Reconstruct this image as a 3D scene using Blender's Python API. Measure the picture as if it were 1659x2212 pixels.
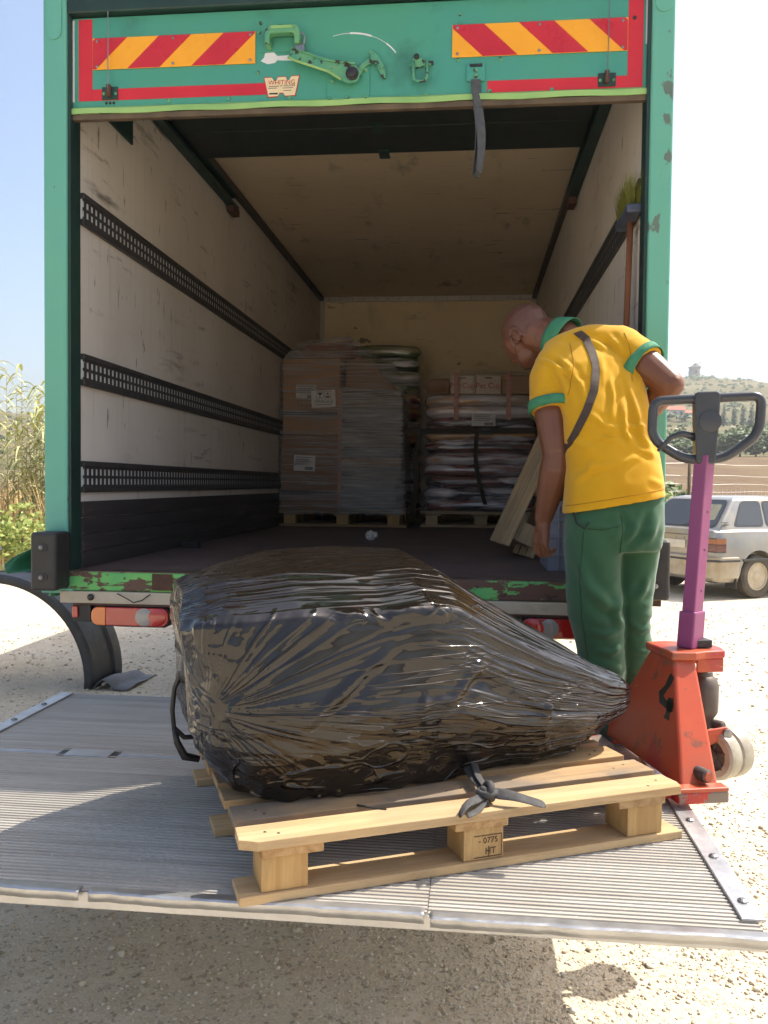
import bpy, bmesh, math, random
import numpy as np
from mathutils import Vector, Matrix, noise
R = math.radians
random.seed(7)
for o in list(bpy.data.objects): bpy.data.objects.remove(o, do_unlink=True)
scene = bpy.context.scene
COL = scene.collection
# ------------------------------------------------------------------ camera, sky, sun, exposure
cam_data = bpy.data.cameras.new('camera')
cam = bpy.data.objects.new('camera', cam_data); COL.objects.link(cam)
cam_data.sensor_fit = 'VERTICAL'; cam_data.sensor_height = 24.0; cam_data.lens = 24.0*1820/2212
cam_data.clip_start = 0.05; cam_data.clip_end = 6000
cam.matrix_world = (Matrix.Translation((0, 0, 1.5)) @ Matrix.Rotation(R(5.9), 4, 'Z')
                    @ Matrix.Rotation(R(90-1.95), 4, 'X') @ Matrix.Rotation(R(0.6), 4, 'Z'))
scene.camera = cam
SUN = Vector((.625, .333, 1.0)).normalized()
sun_el = math.asin(SUN.z); sun_az = math.atan2(SUN.x, SUN.y)
world = bpy.data.worlds.new('World'); scene.world = world; world.use_nodes = True
wn = world.node_tree.nodes; wl = world.node_tree.links
bg = wn['Background']; sky = wn.new('ShaderNodeTexSky'); sky.sky_type = 'NISHITA'
sky.sun_disc = False; sky.sun_elevation = sun_el; sky.sun_rotation = sun_az
sky.altitude = 100; sky.air_density = 1.0; sky.dust_density = 4.0; sky.ozone_density = 1.0
wl.new(sky.outputs[0], bg.inputs[0]); bg.inputs[1].default_value = 0.13
sl = bpy.data.lights.new('sun', 'SUN'); sl.energy = 3.8; sl.angle = R(0.53); sl.color = (1.0, .95, .86)
so = bpy.data.objects.new('sun', sl); COL.objects.link(so); so.location = SUN*30
so.rotation_euler = (-SUN).to_track_quat('-Z', 'Y').to_euler()
scene.view_settings.view_transform = 'Standard'; scene.view_settings.look = 'None'
scene.view_settings.exposure = 1.05; scene.view_settings.gamma = 1.0
scene.render.engine = 'CYCLES'
scene.cycles.max_bounces = 6; scene.cycles.diffuse_bounces = 4; scene.cycles.volume_bounces = 0; scene.cycles.glossy_bounces = 4
scene.cycles.transparent_max_bounces = 12
scene.cycles.use_adaptive_sampling = True; scene.cycles.adaptive_threshold = .025

# ------------------------------------------------------------------ helpers
class MB:
    def __init__(s): s.v = []; s.f = []; s.m = []
    def add(s, vs, fs, mi=0):
        b = len(s.v); s.v += [tuple(p) for p in vs]
        for f in fs: s.f.append([i+b for i in f]); s.m.append(mi)
        return s
    def box(s, lo, hi, mi=0, M=None):
        (a, b, c), (d, e, f) = lo, hi
        vs = [(a,b,c),(d,b,c),(d,e,c),(a,e,c),(a,b,f),(d,b,f),(d,e,f),(a,e,f)]
        if M is not None: vs = [M @ Vector(p) for p in vs]
        return s.add(vs, [(0,3,2,1),(4,5,6,7),(0,1,5,4),(1,2,6,5),(2,3,7,6),(3,0,4,7)], mi)
    def prism(s, poly, d0, d1, axes='xz', mi=0, M=None):
        def P(p, d):
            a, b = p
            q = {'xz': (a, d, b), 'xy': (a, b, d), 'yz': (d, a, b)}[axes]
            return M @ Vector(q) if M is not None else q
        n = len(poly)
        vs = [P(p, d0) for p in poly] + [P(p, d1) for p in poly]
        fs = [list(range(n)), list(range(2*n-1, n-1, -1))] + [(i, i+n, (i+1) % n + n, (i+1) % n) for i in range(n)]
        return s.add(vs, fs, mi)
    def tube(s, pts, r, n=8, mi=0, closed=False, sq=None):
        pts = [Vector(p) for p in pts]; k = len(pts)
        rr = r if hasattr(r, '__len__') else [r]*k
        vs = []; ref = None
        for i, p in enumerate(pts):
            if closed: t = pts[(i+1) % k]-pts[i-1]
            else: t = pts[min(i+1, k-1)]-pts[max(i-1, 0)]
            t.normalize()
            if ref is None:
                ref = Vector((0, 0, 1)) if abs(t.z) < .9 else Vector((1, 0, 0))
            a = ref - t*ref.dot(t)
            if a.length < 1e-5: a = t.orthogonal()
            a.normalize(); b = t.cross(a); ref = a
            for j in range(n):
                th = 2*math.pi*j/n
                ca, sa = math.cos(th), math.sin(th)
                if sq: ca *= sq
                vs.append(p + (a*ca + b*sa)*rr[i])
        fs = []
        m = k if closed else k-1
        for i in range(m):
            for j in range(n):
                i2 = (i+1) % k
                fs.append((i*n+j, i*n+(j+1) % n, i2*n+(j+1) % n, i2*n+j))
        if not closed: fs += [list(range(n-1, -1, -1)), [(k-1)*n+j for j in range(n)]]
        return s.add(vs, fs, mi)
    def lathe(s, prof, c, ax=(0, 0, 1), n=20, mi=0, cap=True):
        ax = Vector(ax).normalized(); a = ax.orthogonal().normalized(); b = ax.cross(a); c = Vector(c)
        vs = [c + ax*h + (a*math.cos(2*math.pi*j/n)+b*math.sin(2*math.pi*j/n))*r for (r, h) in prof for j in range(n)]
        fs = [(i*n+j, i*n+(j+1) % n, (i+1)*n+(j+1) % n, (i+1)*n+j) for i in range(len(prof)-1) for j in range(n)]
        if cap: fs += [list(range(n-1, -1, -1)), [(len(prof)-1)*n+j for j in range(n)]]
        return s.add(vs, fs, mi)
    def grid(s, rows, mi=0, closed_u=False):
        h = len(rows); w = len(rows[0]); vs = [p for r in rows for p in r]; fs = []
        for i in range(h-1):
            for j in range(w if closed_u else w-1):
                fs.append((i*w+j, i*w+(j+1) % w, (i+1)*w+(j+1) % w, (i+1)*w+j))
        return s.add(vs, fs, mi)
    def mesh(s, name, mats):
        me = bpy.data.meshes.new(name); me.from_pydata([tuple(p) for p in s.v], [], s.f)
        for m in (mats if isinstance(mats, (list, tuple)) else [mats]): me.materials.append(m)
        if any(s.m): me.polygons.foreach_set('material_index', s.m)
        me.update(); return me

def fixn(me):
    bm = bmesh.new(); bm.from_mesh(me); bmesh.ops.recalc_face_normals(bm, faces=bm.faces); bm.to_mesh(me); bm.free()

PW = {}   # intended world matrix of each empty
def thing(name, label, cat, loc=(0, 0, 0), rz=0.0, group=None, M=None):
    o = bpy.data.objects.new(name, None); COL.objects.link(o); o.empty_display_size = .1
    mw = M if M is not None else Matrix.Translation(loc) @ Matrix.Rotation(rz, 4, 'Z')
    o.matrix_world = mw; PW[o.name] = mw
    o['label'] = label; o['category'] = cat
    if group: o['group'] = group
    return o
def tag(o, label=None, cat=None, group=None, kind=None):
    if label: o['label'] = label
    if cat: o['category'] = cat
    if group: o['group'] = group
    if kind: o['kind'] = kind
    return o
def obj(name, mb, mats, parent=None, local=False, bevel=0, smooth=False, seg=2, fix=True, angle=35, solid=0, sub=0):
    me = mb.mesh(name, mats) if isinstance(mb, MB) else mb
    if fix and isinstance(mb, MB): fixn(me)
    o = bpy.data.objects.new(name, me); COL.objects.link(o)
    if parent is not None:
        o.parent = parent
        mw = PW.get(parent.name, Matrix())
        if not local: o.matrix_parent_inverse = mw.inverted(); PW[o.name] = Matrix()
        else: PW[o.name] = mw
    if smooth:
        me.polygons.foreach_set('use_smooth', [True]*len(me.polygons))
        if smooth == 'auto': me.set_sharp_from_angle(angle=R(angle))
    if solid:
        md = o.modifiers.new('solid', 'SOLIDIFY'); md.thickness = solid; md.offset = 0
    if bevel:
        md = o.modifiers.new('bevel', 'BEVEL'); md.width = bevel; md.segments = seg; md.limit_method = 'ANGLE'; md.angle_limit = R(30)
    if sub:
        md = o.modifiers.new('sub', 'SUBSURF'); md.levels = sub; md.render_levels = sub
    return o
def copy_tree(o, parent=None):
    c = o.copy(); COL.objects.link(c)
    if parent is not None: c.parent = parent
    for ch in [x for x in bpy.data.objects if x.parent == o]: copy_tree(ch, c)
    return c
def text_mesh(txt, size, mat, M, name='lettering', parent=None, extrude=.0006, align='CENTER', font_scale_x=1.0):
    cu = bpy.data.curves.new('txt', 'FONT'); cu.body = txt; cu.size = size; cu.extrude = extrude
    cu.align_x = align; cu.align_y = 'CENTER'; cu.resolution_u = 3
    to = bpy.data.objects.new('txt', cu); COL.objects.link(to)
    me = bpy.data.meshes.new_from_object(to.evaluated_get(bpy.context.evaluated_depsgraph_get()))
    bpy.data.objects.remove(to, do_unlink=True)
    me.transform(Matrix.Scale(font_scale_x, 4, (1, 0, 0))); me.transform(M)
    me.materials.clear(); me.materials.append(mat); me.name = name
    return obj(name, me, None, parent)
def facing(x, y, z, n, up=(0, 0, 1)):
    # matrix placing text in a plane with normal n at a point; text x to the viewer's right
    n = Vector(n).normalized(); up = Vector(up); xx = up.cross(n).normalized(); yy = n.cross(xx)
    m = Matrix((xx, yy, n)).transposed().to_4x4(); m.translation = Vector((x, y, z)); return m

# ---- materials
def srgb(r, g, b):
    def f(c):
        c /= 255.0
        return c/12.92 if c <= .04045 else ((c+.055)/1.055)**2.4
    return (f(r), f(g), f(b))
def add_attr(me, name, data):
    a = me.attributes.new(name, 'FLOAT_VECTOR', 'POINT'); a.data.foreach_set('vector', np.asarray(data, dtype=np.float32).reshape(-1))
class NT:
    def __init__(s, name):
        s.mat = bpy.data.materials.new(name); s.mat.use_nodes = True
        s.t = s.mat.node_tree; s.n = s.t.nodes; s.l = s.t.links
        s.b = s.n['Principled BSDF']; s.tc = s.n.new('ShaderNodeTexCoord')
    def co(s, scale=(1, 1, 1), rot=(0, 0, 0), src='Object', loc=(0, 0, 0)):
        m = s.n.new('ShaderNodeMapping'); m.inputs['Scale'].default_value = scale; m.inputs['Rotation'].default_value = rot
        m.inputs['Location'].default_value = loc
        s.l.new(s.tc.outputs[src], m.inputs[0]); return m.outputs[0]
    def attr(s, name, scale=(1, 1, 1), loc=(0, 0, 0)):
        a = s.n.new('ShaderNodeAttribute'); a.attribute_name = name; m = s.n.new('ShaderNodeMapping'); m.inputs['Scale'].default_value = scale; m.inputs['Location'].default_value = loc
        s.l.new(a.outputs['Vector'], m.inputs[0]); return m.outputs[0]
    def sep(s, v):
        n = s.n.new('ShaderNodeSeparateXYZ'); s.l.new(v, n.inputs[0]); return n.outputs
    def noise(s, co, scale, detail=4, rough=.55, dist=0):
        n = s.n.new('ShaderNodeTexNoise'); n.inputs['Scale'].default_value = scale; n.inputs['Detail'].default_value = detail
        n.inputs['Roughness'].default_value = rough; n.inputs['Distortion'].default_value = dist
        s.l.new(co, n.inputs['Vector']); return n.outputs['Fac']
    def voro(s, co, scale, feat='F1', out='Distance', rand=1):
        n = s.n.new('ShaderNodeTexVoronoi'); n.feature = feat; n.inputs['Scale'].default_value = scale
        n.inputs['Randomness'].default_value = rand
        s.l.new(co, n.inputs['Vector']); return n.outputs[out]
    def wave(s, co, scale, dist=2, detail=3, axis='X', dscale=1):
        n = s.n.new('ShaderNodeTexWave'); n.bands_direction = axis; n.inputs['Scale'].default_value = scale
        n.inputs['Distortion'].default_value = dist; n.inputs['Detail'].default_value = detail; n.inputs['Detail Scale'].default_value = dscale
        s.l.new(co, n.inputs['Vector']); return n.outputs['Fac']
    def ramp(s, fac, stops, interp='LINEAR'):
        n = s.n.new('ShaderNodeValToRGB'); e = n.color_ramp.elements; n.color_ramp.interpolation = interp
        while len(e) < len(stops): e.new(.5)
        for el, (p, c) in zip(e, stops):
            el.position = p; el.color = (c, c, c, 1) if isinstance(c, (int, float)) else (*c, 1)
        s.l.new(fac, n.inputs[0]); return n.outputs[0]
    def mix(s, fac, a, b, mode='MIX'):
        n = s.n.new('ShaderNodeMix'); n.data_type = 'RGBA'; n.blend_type = mode
        for sock, v in ((n.inputs[0], fac), (n.inputs[6], a), (n.inputs[7], b)):
            if hasattr(v, 'links') or hasattr(v, 'is_linked'): s.l.new(v, sock)
            elif isinstance(v, (int, float)): sock.default_value = v if sock.type == 'VALUE' else (v, v, v, 1)
            else: sock.default_value = (*v, 1)
        return n.outputs[2]
    def math(s, op, a, b=0.0):
        n = s.n.new('ShaderNodeMath'); n.operation = op
        for sock, v in ((n.inputs[0], a), (n.inputs[1], b)):
            if isinstance(v, (int, float)): sock.default_value = v
            else: s.l.new(v, sock)
        return n.outputs[0]
    def bump(s, h, strength=.3, dist=.01, prev=None):
        n = s.n.new('ShaderNodeBump'); n.inputs['Strength'].default_value = strength; n.inputs['Distance'].default_value = dist
        s.l.new(h, n.inputs['Height'])
        if prev is not None: s.l.new(prev, n.inputs['Normal'])
        return n.outputs[0]
    def set(s, **k):
        mp = dict(color='Base Color', rough='Roughness', metal='Metallic', normal='Normal', alpha='Alpha', spec='Specular IOR Level',
                  ior='IOR', trans='Transmission Weight', coat='Coat Weight', coatr='Coat Roughness', sheen='Sheen Weight',
                  sss='Subsurface Weight', emit='Emission Color', emits='Emission Strength', tint='Specular Tint')
        for kk, v in k.items():
            sock = s.b.inputs[mp[kk]]
            if hasattr(v, 'is_linked'): s.l.new(v, sock)
            elif isinstance(v, (int, float)): sock.default_value = v
            else: sock.default_value = (*v, 1)
        return s.mat
def paint(name, col, col2=None, scale=6, rough=.5, metal=0, bump=.05, bscale=60, chip=None, chip_t=.62, chip_s=5, spec=.5, stretch=(1, 1, 1), coat=0, dirt=None, dirt_t=.55, dirt_s=3):
    """Plain surface: two-tone mottling, optional chips of another colour, optional dirt film, fine relief."""
    t = NT(name); co = t.co(stretch)
    col2 = col2 or tuple(c*.8 for c in col)
    c = t.mix(t.ramp(t.noise(co, scale, 5), [(.3, 0), (.7, 1)]), col, col2)
    h = t.noise(co, bscale, 3)
    if dirt:
        f = t.ramp(t.noise(t.co(stretch, loc=(3, 7, 1)), dirt_s, 7, .65), [(dirt_t-.08, 0), (dirt_t+.12, .8)])
        c = t.mix(f, c, dirt)
    if chip:
        f = t.ramp(t.noise(t.co(stretch, loc=(9, 2, 5)), chip_s, 9, .62), [(chip_t, 0), (chip_t+.012, 1)])
        c = t.mix(f, c, chip)
        h = t.mix(f, h, 0.0)
    r = t.math('ADD', t.math('MULTIPLY', t.noise(co, scale*2.3, 4), .25), rough-.12)
    return t.set(color=c, rough=r, metal=metal, spec=spec, coat=coat, normal=t.bump(h, bump, .004))
# ------------------------------------------------------------------ ground
def gravel_material(name):
    t = NT(name); co = t.co()
    big = t.noise(co, .9, 5); mid = t.noise(co, 9, 5, .6)
    wv = t.n.new('ShaderNodeVectorMath'); wv.operation = 'ADD'; t.l.new(co, wv.inputs[0]); wn_ = t.n.new('ShaderNodeTexNoise'); wn_.inputs['Scale'].default_value = 55; t.l.new(co, wn_.inputs['Vector'])
    ws_ = t.n.new('ShaderNodeVectorMath'); ws_.operation = 'SCALE'; ws_.inputs['Scale'].default_value = .022; t.l.new(wn_.outputs['Color'], ws_.inputs[0]); t.l.new(ws_.outputs[0], wv.inputs[1]); cw = wv.outputs[0]
    v1 = t.voro(cw, 85); v2 = t.voro(cw, 190); vc = t.voro(cw, 85, out='Color')
    sep = t.n.new('ShaderNodeSeparateColor'); t.l.new(vc, sep.inputs[0])
    c = t.mix(t.ramp(mid, [(.35, 0), (.68, 1)]), srgb(206, 190, 164), srgb(188, 170, 142))
    c = t.mix(t.ramp(big, [(.4, 0), (.65, .7)]), c, srgb(212, 199, 175))
    c = t.mix(t.math('MULTIPLY', sep.outputs[0], .45), c, srgb(218, 209, 190))
    c = t.mix(t.ramp(sep.outputs[1], [(.88, 0), (.93, .5)]), c, srgb(120, 110, 96))
    h = t.math('ADD', t.ramp(v1, [(0, 1), (.75, 0)]), t.math('MULTIPLY', t.ramp(v2, [(0, 1), (.7, 0)]), .45))
    h2 = t.math('MULTIPLY', h, t.ramp(t.noise(co, 5, 4), [(.38, .25), (.6, 1)]))
    n1 = t.bump(h2, .6, .008); n2 = t.bump(mid, .5, .03, n1)
    return t.set(color=c, rough=.92, spec=.2, normal=n2)
M_gravel = gravel_material('gravel')
def ground_h(x, y):
    return .010*noise.noise(Vector((x*1.3, y*1.3, 0))) + .006*noise.noise(Vector((x*4, y*4, 3)))
rows = []
ys = [-400, -150, -60, -30, -15, -8, -4, -2, -1, 0] + [i*.12 for i in range(1, 110)] + [13.4+i*.6 for i in range(0, 12)] + [21.5, 25]
xs = [-400, -150, -60, -40, -25, -15, -10] + [-7+.12*i for i in range(0, 124)] + [8.5, 10, 12, 15, 20, 30, 45, 60, 150, 400]
for y in ys: rows.append([(x, y, ground_h(x, y) if -8 < x < 9 and 0 < y < 20 else 0.0) for x in xs])
tag(obj('ground', MB().grid(rows), M_gravel, smooth=True, fix=False), kind='structure')

# loose stones lying on the gravel, far too many to count: one object
def stone_mesh():
    rng = np.random.default_rng(5)
    ico = [(0,0,1),(.894,0,.447),(.276,.851,.447),(-.724,.526,.447),(-.724,-.526,.447),(.276,-.851,.447),
           (.724,.526,-.447),(-.276,.851,-.447),(-.894,0,-.447),(-.276,-.851,-.447),(.724,-.526,-.447),(0,0,-1)]
    tri = [(0,1,2),(0,2,3),(0,3,4),(0,4,5),(0,5,1),(1,6,2),(2,7,3),(3,8,4),(4,9,5),(5,10,1),(6,7,2),(7,8,3),(8,9,4),(9,10,5),(10,6,1),
           (11,7,6),(11,8,7),(11,9,8),(11,10,9),(11,6,10)]
    I = np.array(ico); T = np.array(tri)
    pts = []
    def area(n, x0, x1, y0, y1, s0, s1, p=2.2):
        for _ in range(n):
            x = rng.uniform(x0, x1); y = rng.uniform(y0, y1)
            if noise.noise(Vector((x*1.7, y*1.7, 8))) < rng.uniform(-.6, .25): continue
            pts.append((x, y, s0+(s1-s0)*rng.random()**p))
    area(20000, -2.2, 1.4, 2.2, 3.6, .0018, .0080, 2.5); area(500, -2.2, 1.4, 2.2, 3.6, .007, .0150, 2)
    area(18000, .4, 3.4, 2.4, 5.5, .0022, .0095, 2.5); area(500, .4, 3.4, 2.4, 5.5, .008, .0165, 2)
    area(9000, .6, 6, 5, 11, .004, .020, 4)
    area(9000, -4.6, .3, 3.5, 9, .004, .018, 4)
    V = np.zeros((len(pts), 12, 3)); 
    for k, (x, y, s) in enumerate(pts):
        q = I*(1+rng.uniform(-.5, .4, (12, 1)))*np.array([1, rng.uniform(.6, 1), rng.uniform(.4, .8)])*s
        a = rng.uniform(0, 6.28); c, sn = math.cos(a), math.sin(a)
        q = q @ np.array([[c, sn, 0], [-sn, c, 0], [0, 0, 1]])
        V[k] = q + np.array([x, y, ground_h(x, y)+s*.22])
    F = (T[None]+12*np.arange(len(pts))[:, None, None]).reshape(-1, 3)
    me = bpy.data.meshes.new('gravel_stones'); n = len(F)
    me.vertices.add(V.shape[0]*12); me.vertices.foreach_set('co', V.reshape(-1))
    me.loops.add(n*3); me.loops.foreach_set('vertex_index', F.reshape(-1).astype(np.int32))
    me.polygons.add(n); me.polygons.foreach_set('loop_start', np.arange(0, n*3, 3, dtype=np.int32))
    me.update(calc_edges=True); return me
ts = NT('gravel_stone')
geo = ts.n.new('ShaderNodeNewGeometry')
cs = ts.ramp(geo.outputs['Random Per Island'], [(0, srgb(190, 176, 152)), (.4, srgb(206, 193, 168)), (.75, srgb(216, 206, 186)), (.95, srgb(176, 158, 134)), (1, srgb(150, 134, 116))])
M_stone = ts.set(color=cs, rough=.9, spec=.2, normal=ts.bump(ts.noise(ts.co(), 160, 3), .3, .004))
me = stone_mesh(); me.materials.append(M_stone)
tag(obj('gravel_stones', me, None), 'loose pale limestone chippings scattered over the yard', 'gravel', kind='stuff')

# ------------------------------------------------------------------ truck
GREEN = srgb(66, 160, 122); GREEN2 = srgb(54, 148, 108); LIME = srgb(150, 205, 95)
M_post = paint('post_paint', srgb(92, 162, 146), srgb(100, 168, 142), 2, .45, chip=srgb(96, 112, 98), chip_t=.635, chip_s=9, bump=.04, stretch=(1, 1, .6))
M_door = paint('door_paint', srgb(64, 144, 128), srgb(70, 146, 118), 2.2, .45, chip=srgb(178, 196, 180), chip_t=.745, chip_s=9, bump=.05, bscale=30, dirt=srgb(48, 96, 76), dirt_t=.66)
M_lime = paint('lime_seal', srgb(152, 188, 112), srgb(128, 172, 100), 6, .5)
M_dgreen = paint('dark_green_steel', srgb(30, 62, 52), srgb(22, 44, 40), 5, .5)
M_hard = paint('painted_fitting', srgb(60, 138, 116), srgb(104, 158, 104), 12, .42, chip=srgb(48, 40, 34), chip_t=.57, chip_s=26)
M_black = paint('black_plastic', (.012, .012, .013), (.02, .019, .018), 8, .5)
M_rub = paint('buffer_rubber', (.022, .020, .019), (.034, .031, .028), 14, .55, bump=.15, bscale=90)
M_steel = paint('dull_steel', (.32, .31, .30), (.22, .21, .20), 20, .4, metal=.9)
M_rust = paint('rusty_steel', srgb(92, 58, 40), srgb(60, 42, 34), 14, .75, bump=.3)
def wall_mat(name, c1, c2):
    t = NT(name); co = t.co()
    c = t.mix(t.ramp(t.noise(co, 1.1, 5), [(.35, 0), (.7, 1)]), c1, c2)
    f = t.math('MULTIPLY', t.ramp(t.noise(t.co((1, .35, 2.2)), 4.5, 9, .68), [(.565, 0), (.67, .85)]), t.ramp(t.noise(co, 1.4, 3), [(.45, .1), (.62, 1)]))
    c = t.mix(f, c, srgb(96, 84, 74))
    f = t.ramp(t.noise(t.co((1, 9, 1.5), rot=(.5, 0, 0), loc=(4, 4, 2)), 3.2, 6, .6), [(.655, 0), (.672, .7)])
    c = t.mix(f, c, srgb(88, 78, 70))
    f = t.ramp(t.noise(t.co((1, 14, .35), loc=(1, 8, 2)), 4, 4, .5), [(.60, 0), (.72, .22)])
    c = t.mix(f, c, srgb(120, 104, 84))
    return t.set(color=c, rough=.55, spec=.35, normal=t.bump(t.noise(co, 9, 4), .06, .01))
M_wall = wall_mat('wall_laminate', srgb(222, 214, 203), srgb(206, 196, 183))
M_ceil = wall_mat('ceiling_laminate', srgb(226, 208, 176), srgb(214, 195, 162))
M_floor = paint('floor_ply', srgb(104, 86, 82), srgb(84, 70, 68), 3, .6, dirt=srgb(96, 84, 76), dirt_t=.58, dirt_s=6, bump=.2, bscale=120)
M_rail = paint('rail_plastic', srgb(52, 50, 50), srgb(66, 63, 60), 10, .5)
M_kick = paint('kick_board_ply', srgb(60, 55, 54), srgb(46, 42, 42), 4, .6, stretch=(1, .3, 3), dirt=srgb(100, 92, 84), dirt_t=.64, dirt_s=8)
M_alu = paint('aluminium_trim', (.50, .48, .44), (.38, .36, .33), 9, .45, metal=.7)
M_red = paint('red_tape', srgb(205, 38, 46), srgb(190, 30, 42), 5, .35)
M_bred = paint('board_red', srgb(196, 36, 44), srgb(184, 30, 42), 7, .3)
M_byel = paint('board_yellow', srgb(240, 166, 24), srgb(232, 156, 20), 7, .3)
M_cream = paint('cream_steel', srgb(188, 178, 158), srgb(170, 158, 138), 6, .55, dirt=srgb(120, 104, 84), dirt_t=.62)
M_sill = None
t = NT('worn_sill_paint'); co = t.co((1, 1, 1))
c = t.mix(t.ramp(t.noise(co, 3, 4), [(.4, 0), (.6, 1)]), srgb(120, 190, 92), srgb(84, 168, 100))
f = t.ramp(t.noise(t.co((1.1, 1, 3.2), loc=(2, 0, 1)), 5, 8, .66), [(.50, 0), (.515, 1)])
c = t.mix(f, c, srgb(92, 66, 54)); c = t.mix(t.ramp(t.noise(t.co((2, 1, 2)), 12, 6), [(.6, 0), (.63, .8)]), c, srgb(52, 38, 34))
M_sill = t.set(color=c, rough=.6, normal=t.bump(f, .3, .004))
M_white = paint('white_film', (.72, .72, .70), (.62, .62, .6), 9, .5)
M_ink = paint('black_ink', (.02, .02, .022), None, 5, .6)
M_inkred = paint('red_ink', srgb(176, 42, 40), None, 5, .6)

XL, XR, Y0, Y1, ZF, ZC = -1.675, .662, 3.35, 9.2, 1.12, 3.53
truck = thing('box_truck', 'green box truck with its rear shutter rolled up, showing the cargo space', 'truck', (-.5, 3.35, 0))
def tp(name, mb, m, **k): return obj(name, mb, m, truck, **k)
tp('floor_panel', MB().box((XL-.004, Y0+.055, 1.05), (XR+.004, Y1, ZF)), M_floor)
def side_wall(x0, x1):
    w = tp('wall_panel', MB().box((x0, Y0+.12, 1.05), (x1, Y1+.06, ZC+.02)), M_wall); return w
wallL = side_wall(XL-.085, XL); wallR = side_wall(XR, XR+.08)
wallF = tp('wall_panel', MB().box((XL, Y1, 1.05), (XR, Y1+.06, ZC+.02)), wall_mat('front_wall_laminate', srgb(236, 216, 174), srgb(226, 204, 160)))
tp('roof_panel', MB().box((XL-.085, Y0+.1, ZC), (XR+.08, Y1+.06, ZC+.05)), M_ceil)
# outer skins
M_skin = paint('box_skin', srgb(196, 200, 196), srgb(180, 184, 180), 2, .4)
tp('outer_skin', MB().box((XL-.093, Y0+.122, 1.02), (XL-.087, Y1+.06, ZC+.04)), M_skin)
tp('outer_skin', MB().box((XR+.082, Y0+.122, 1.02), (XR+.088, Y1+.06, ZC+.04)), M_skin)
# rear frame
for x0, x1, s in ((-1.772, -1.672, 1), (.660, .746, -1)):
    p = tp('post', MB().box((x0, Y0, 1.075), (x1, Y0+.12, 3.6)), M_post, bevel=.008)
    xi = x1 if s > 0 else x0
    obj('return_flange', MB().box((min(xi, xi+s*.012), Y0+.012, 1.12), (max(xi, xi+s*.012), Y0+.10, 3.4)), M_dgreen, p)
    cx = (x0+x1)/2
    cap = [(cx-.032, 3.6), (cx-.032, 3.33)] + [(cx+.032*math.cos(a), 3.33+.032*math.sin(a)) for a in np.linspace(math.pi, 2*math.pi, 9)] + [(cx+.032, 3.6)]
    obj('corner_cover', MB().prism(cap, Y0-.006, Y0), M_post, p, bevel=.004)
tp('header_beam', MB().box((-1.672, Y0+.005, 3.405), (.66, Y0+.11, 3.62)), M_dgreen, bevel=.006)
tp('header_beam', MB().box((-1.672, Y0-.006, 3.47), (.66, Y0+.005, 3.62)), M_post)
# wall rails with two rows of slots
def rail(side, z, y0=Y0+.125, y1=Y1):
    x = XL if side > 0 else XR
    def bx(a, b, ya, yb, za, zb): return ((min(x+side*a, x+side*b), ya, za), (max(x+side*a, x+side*b), yb, zb))
    w = tp('load_rail', MB().box(*bx(0, .02, y0, y1, z+.042, z+.068)).box(*bx(0, .02, y0, y1, z-.068, z-.042)), M_rail, bevel=.004)
    mb = MB(); mb.box(*bx(.0125, .016, y0, y1, z-.0065, z+.0065)); mb.box(*bx(.0125, .016, y0, y1, z+.034, z+.0415)); mb.box(*bx(.0125, .016, y0, y1, z-.0415, z-.034))
    n = int((y1-y0)/.043)
    for k in range(n+1):
        y = y0+.012+k*.043
        mb.box(*bx(.0130, .0155, y, y+.019, z-.0339, z+.0339))
    g = obj('slotted_strip', mb, M_rail, w)
    obj('light_backing', MB().box(*bx(.001, .0105, y0, y1, z-.0415, z+.0415)), M_white, w)
for z in (2.655, 1.975, 1.515): rail(1, z)
for z in (2.655, 1.975, 1.515): rail(-1, z)
for s, x in ((1, XL), (-1, XR)):
    for k in range(4):
        z0 = ZF+.002+k*.072
        tp('kick_board', MB().box((min(x, x+s*.014), Y0+.125, z0), (max(x, x+s*.014), Y1-.002, z0+.070)), M_kick, bevel=.003)
# trims inside
tp('corner_trim', MB().box((XL+.001, Y1-.03, ZC-.055), (XR-.001, Y1-.001, ZC-.001)), M_alu, bevel=.003)
for x0, x1 in ((XL+.001, XL+.045), (XR-.045, XR-.001)):
    tp('corner_trim', MB().box((x0, Y1-.031, ZF), (x1, Y1-.002, ZC-.056)), M_alu, bevel=.003)
for k in range(18): tp('trim_rivet', MB().lathe([(.007, 0), (.005, .004)], (XL+.1+k*.129, Y1-.030, ZC-.028), (0, -1, 0), 6), M_black)
M_track = paint('track_steel', srgb(62, 54, 46), srgb(84, 70, 54), 12, .5, metal=.3)
for s, x in ((1, XL), (-1, XR)):
    a, b = sorted((x+s*.001, x+s*.042))
    tp('roof_angle', MB().box((a, Y0+.2, ZC-.045), (b, Y1-.032, ZC-.002)), M_track)
    a, b = sorted((x+s*.012, x+s*.062))
    tk = MB().box((a, Y0+.16, ZC-.165), (b, 5.72, ZC-.145)).box((a, Y0+.16, ZC-.085), (b, 5.72, ZC-.066)).box((min(x+s*.003, x+s*.014), Y0+.16, ZC-.165), (max(x+s*.003, x+s*.014), 5.72, ZC-.066))
    tp('shutter_track', tk, M_dgreen, bevel=.002)
    tp('track_bracket', MB().box((a, 5.60, ZC-.21), (b, 5.735, ZC-.166)), M_rust, bevel=.003)
tp('corner_gusset', MB().box((XL+.002, 3.50, 3.136), (XL+.011, 4.017, 3.36)), M_dgreen)
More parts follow.
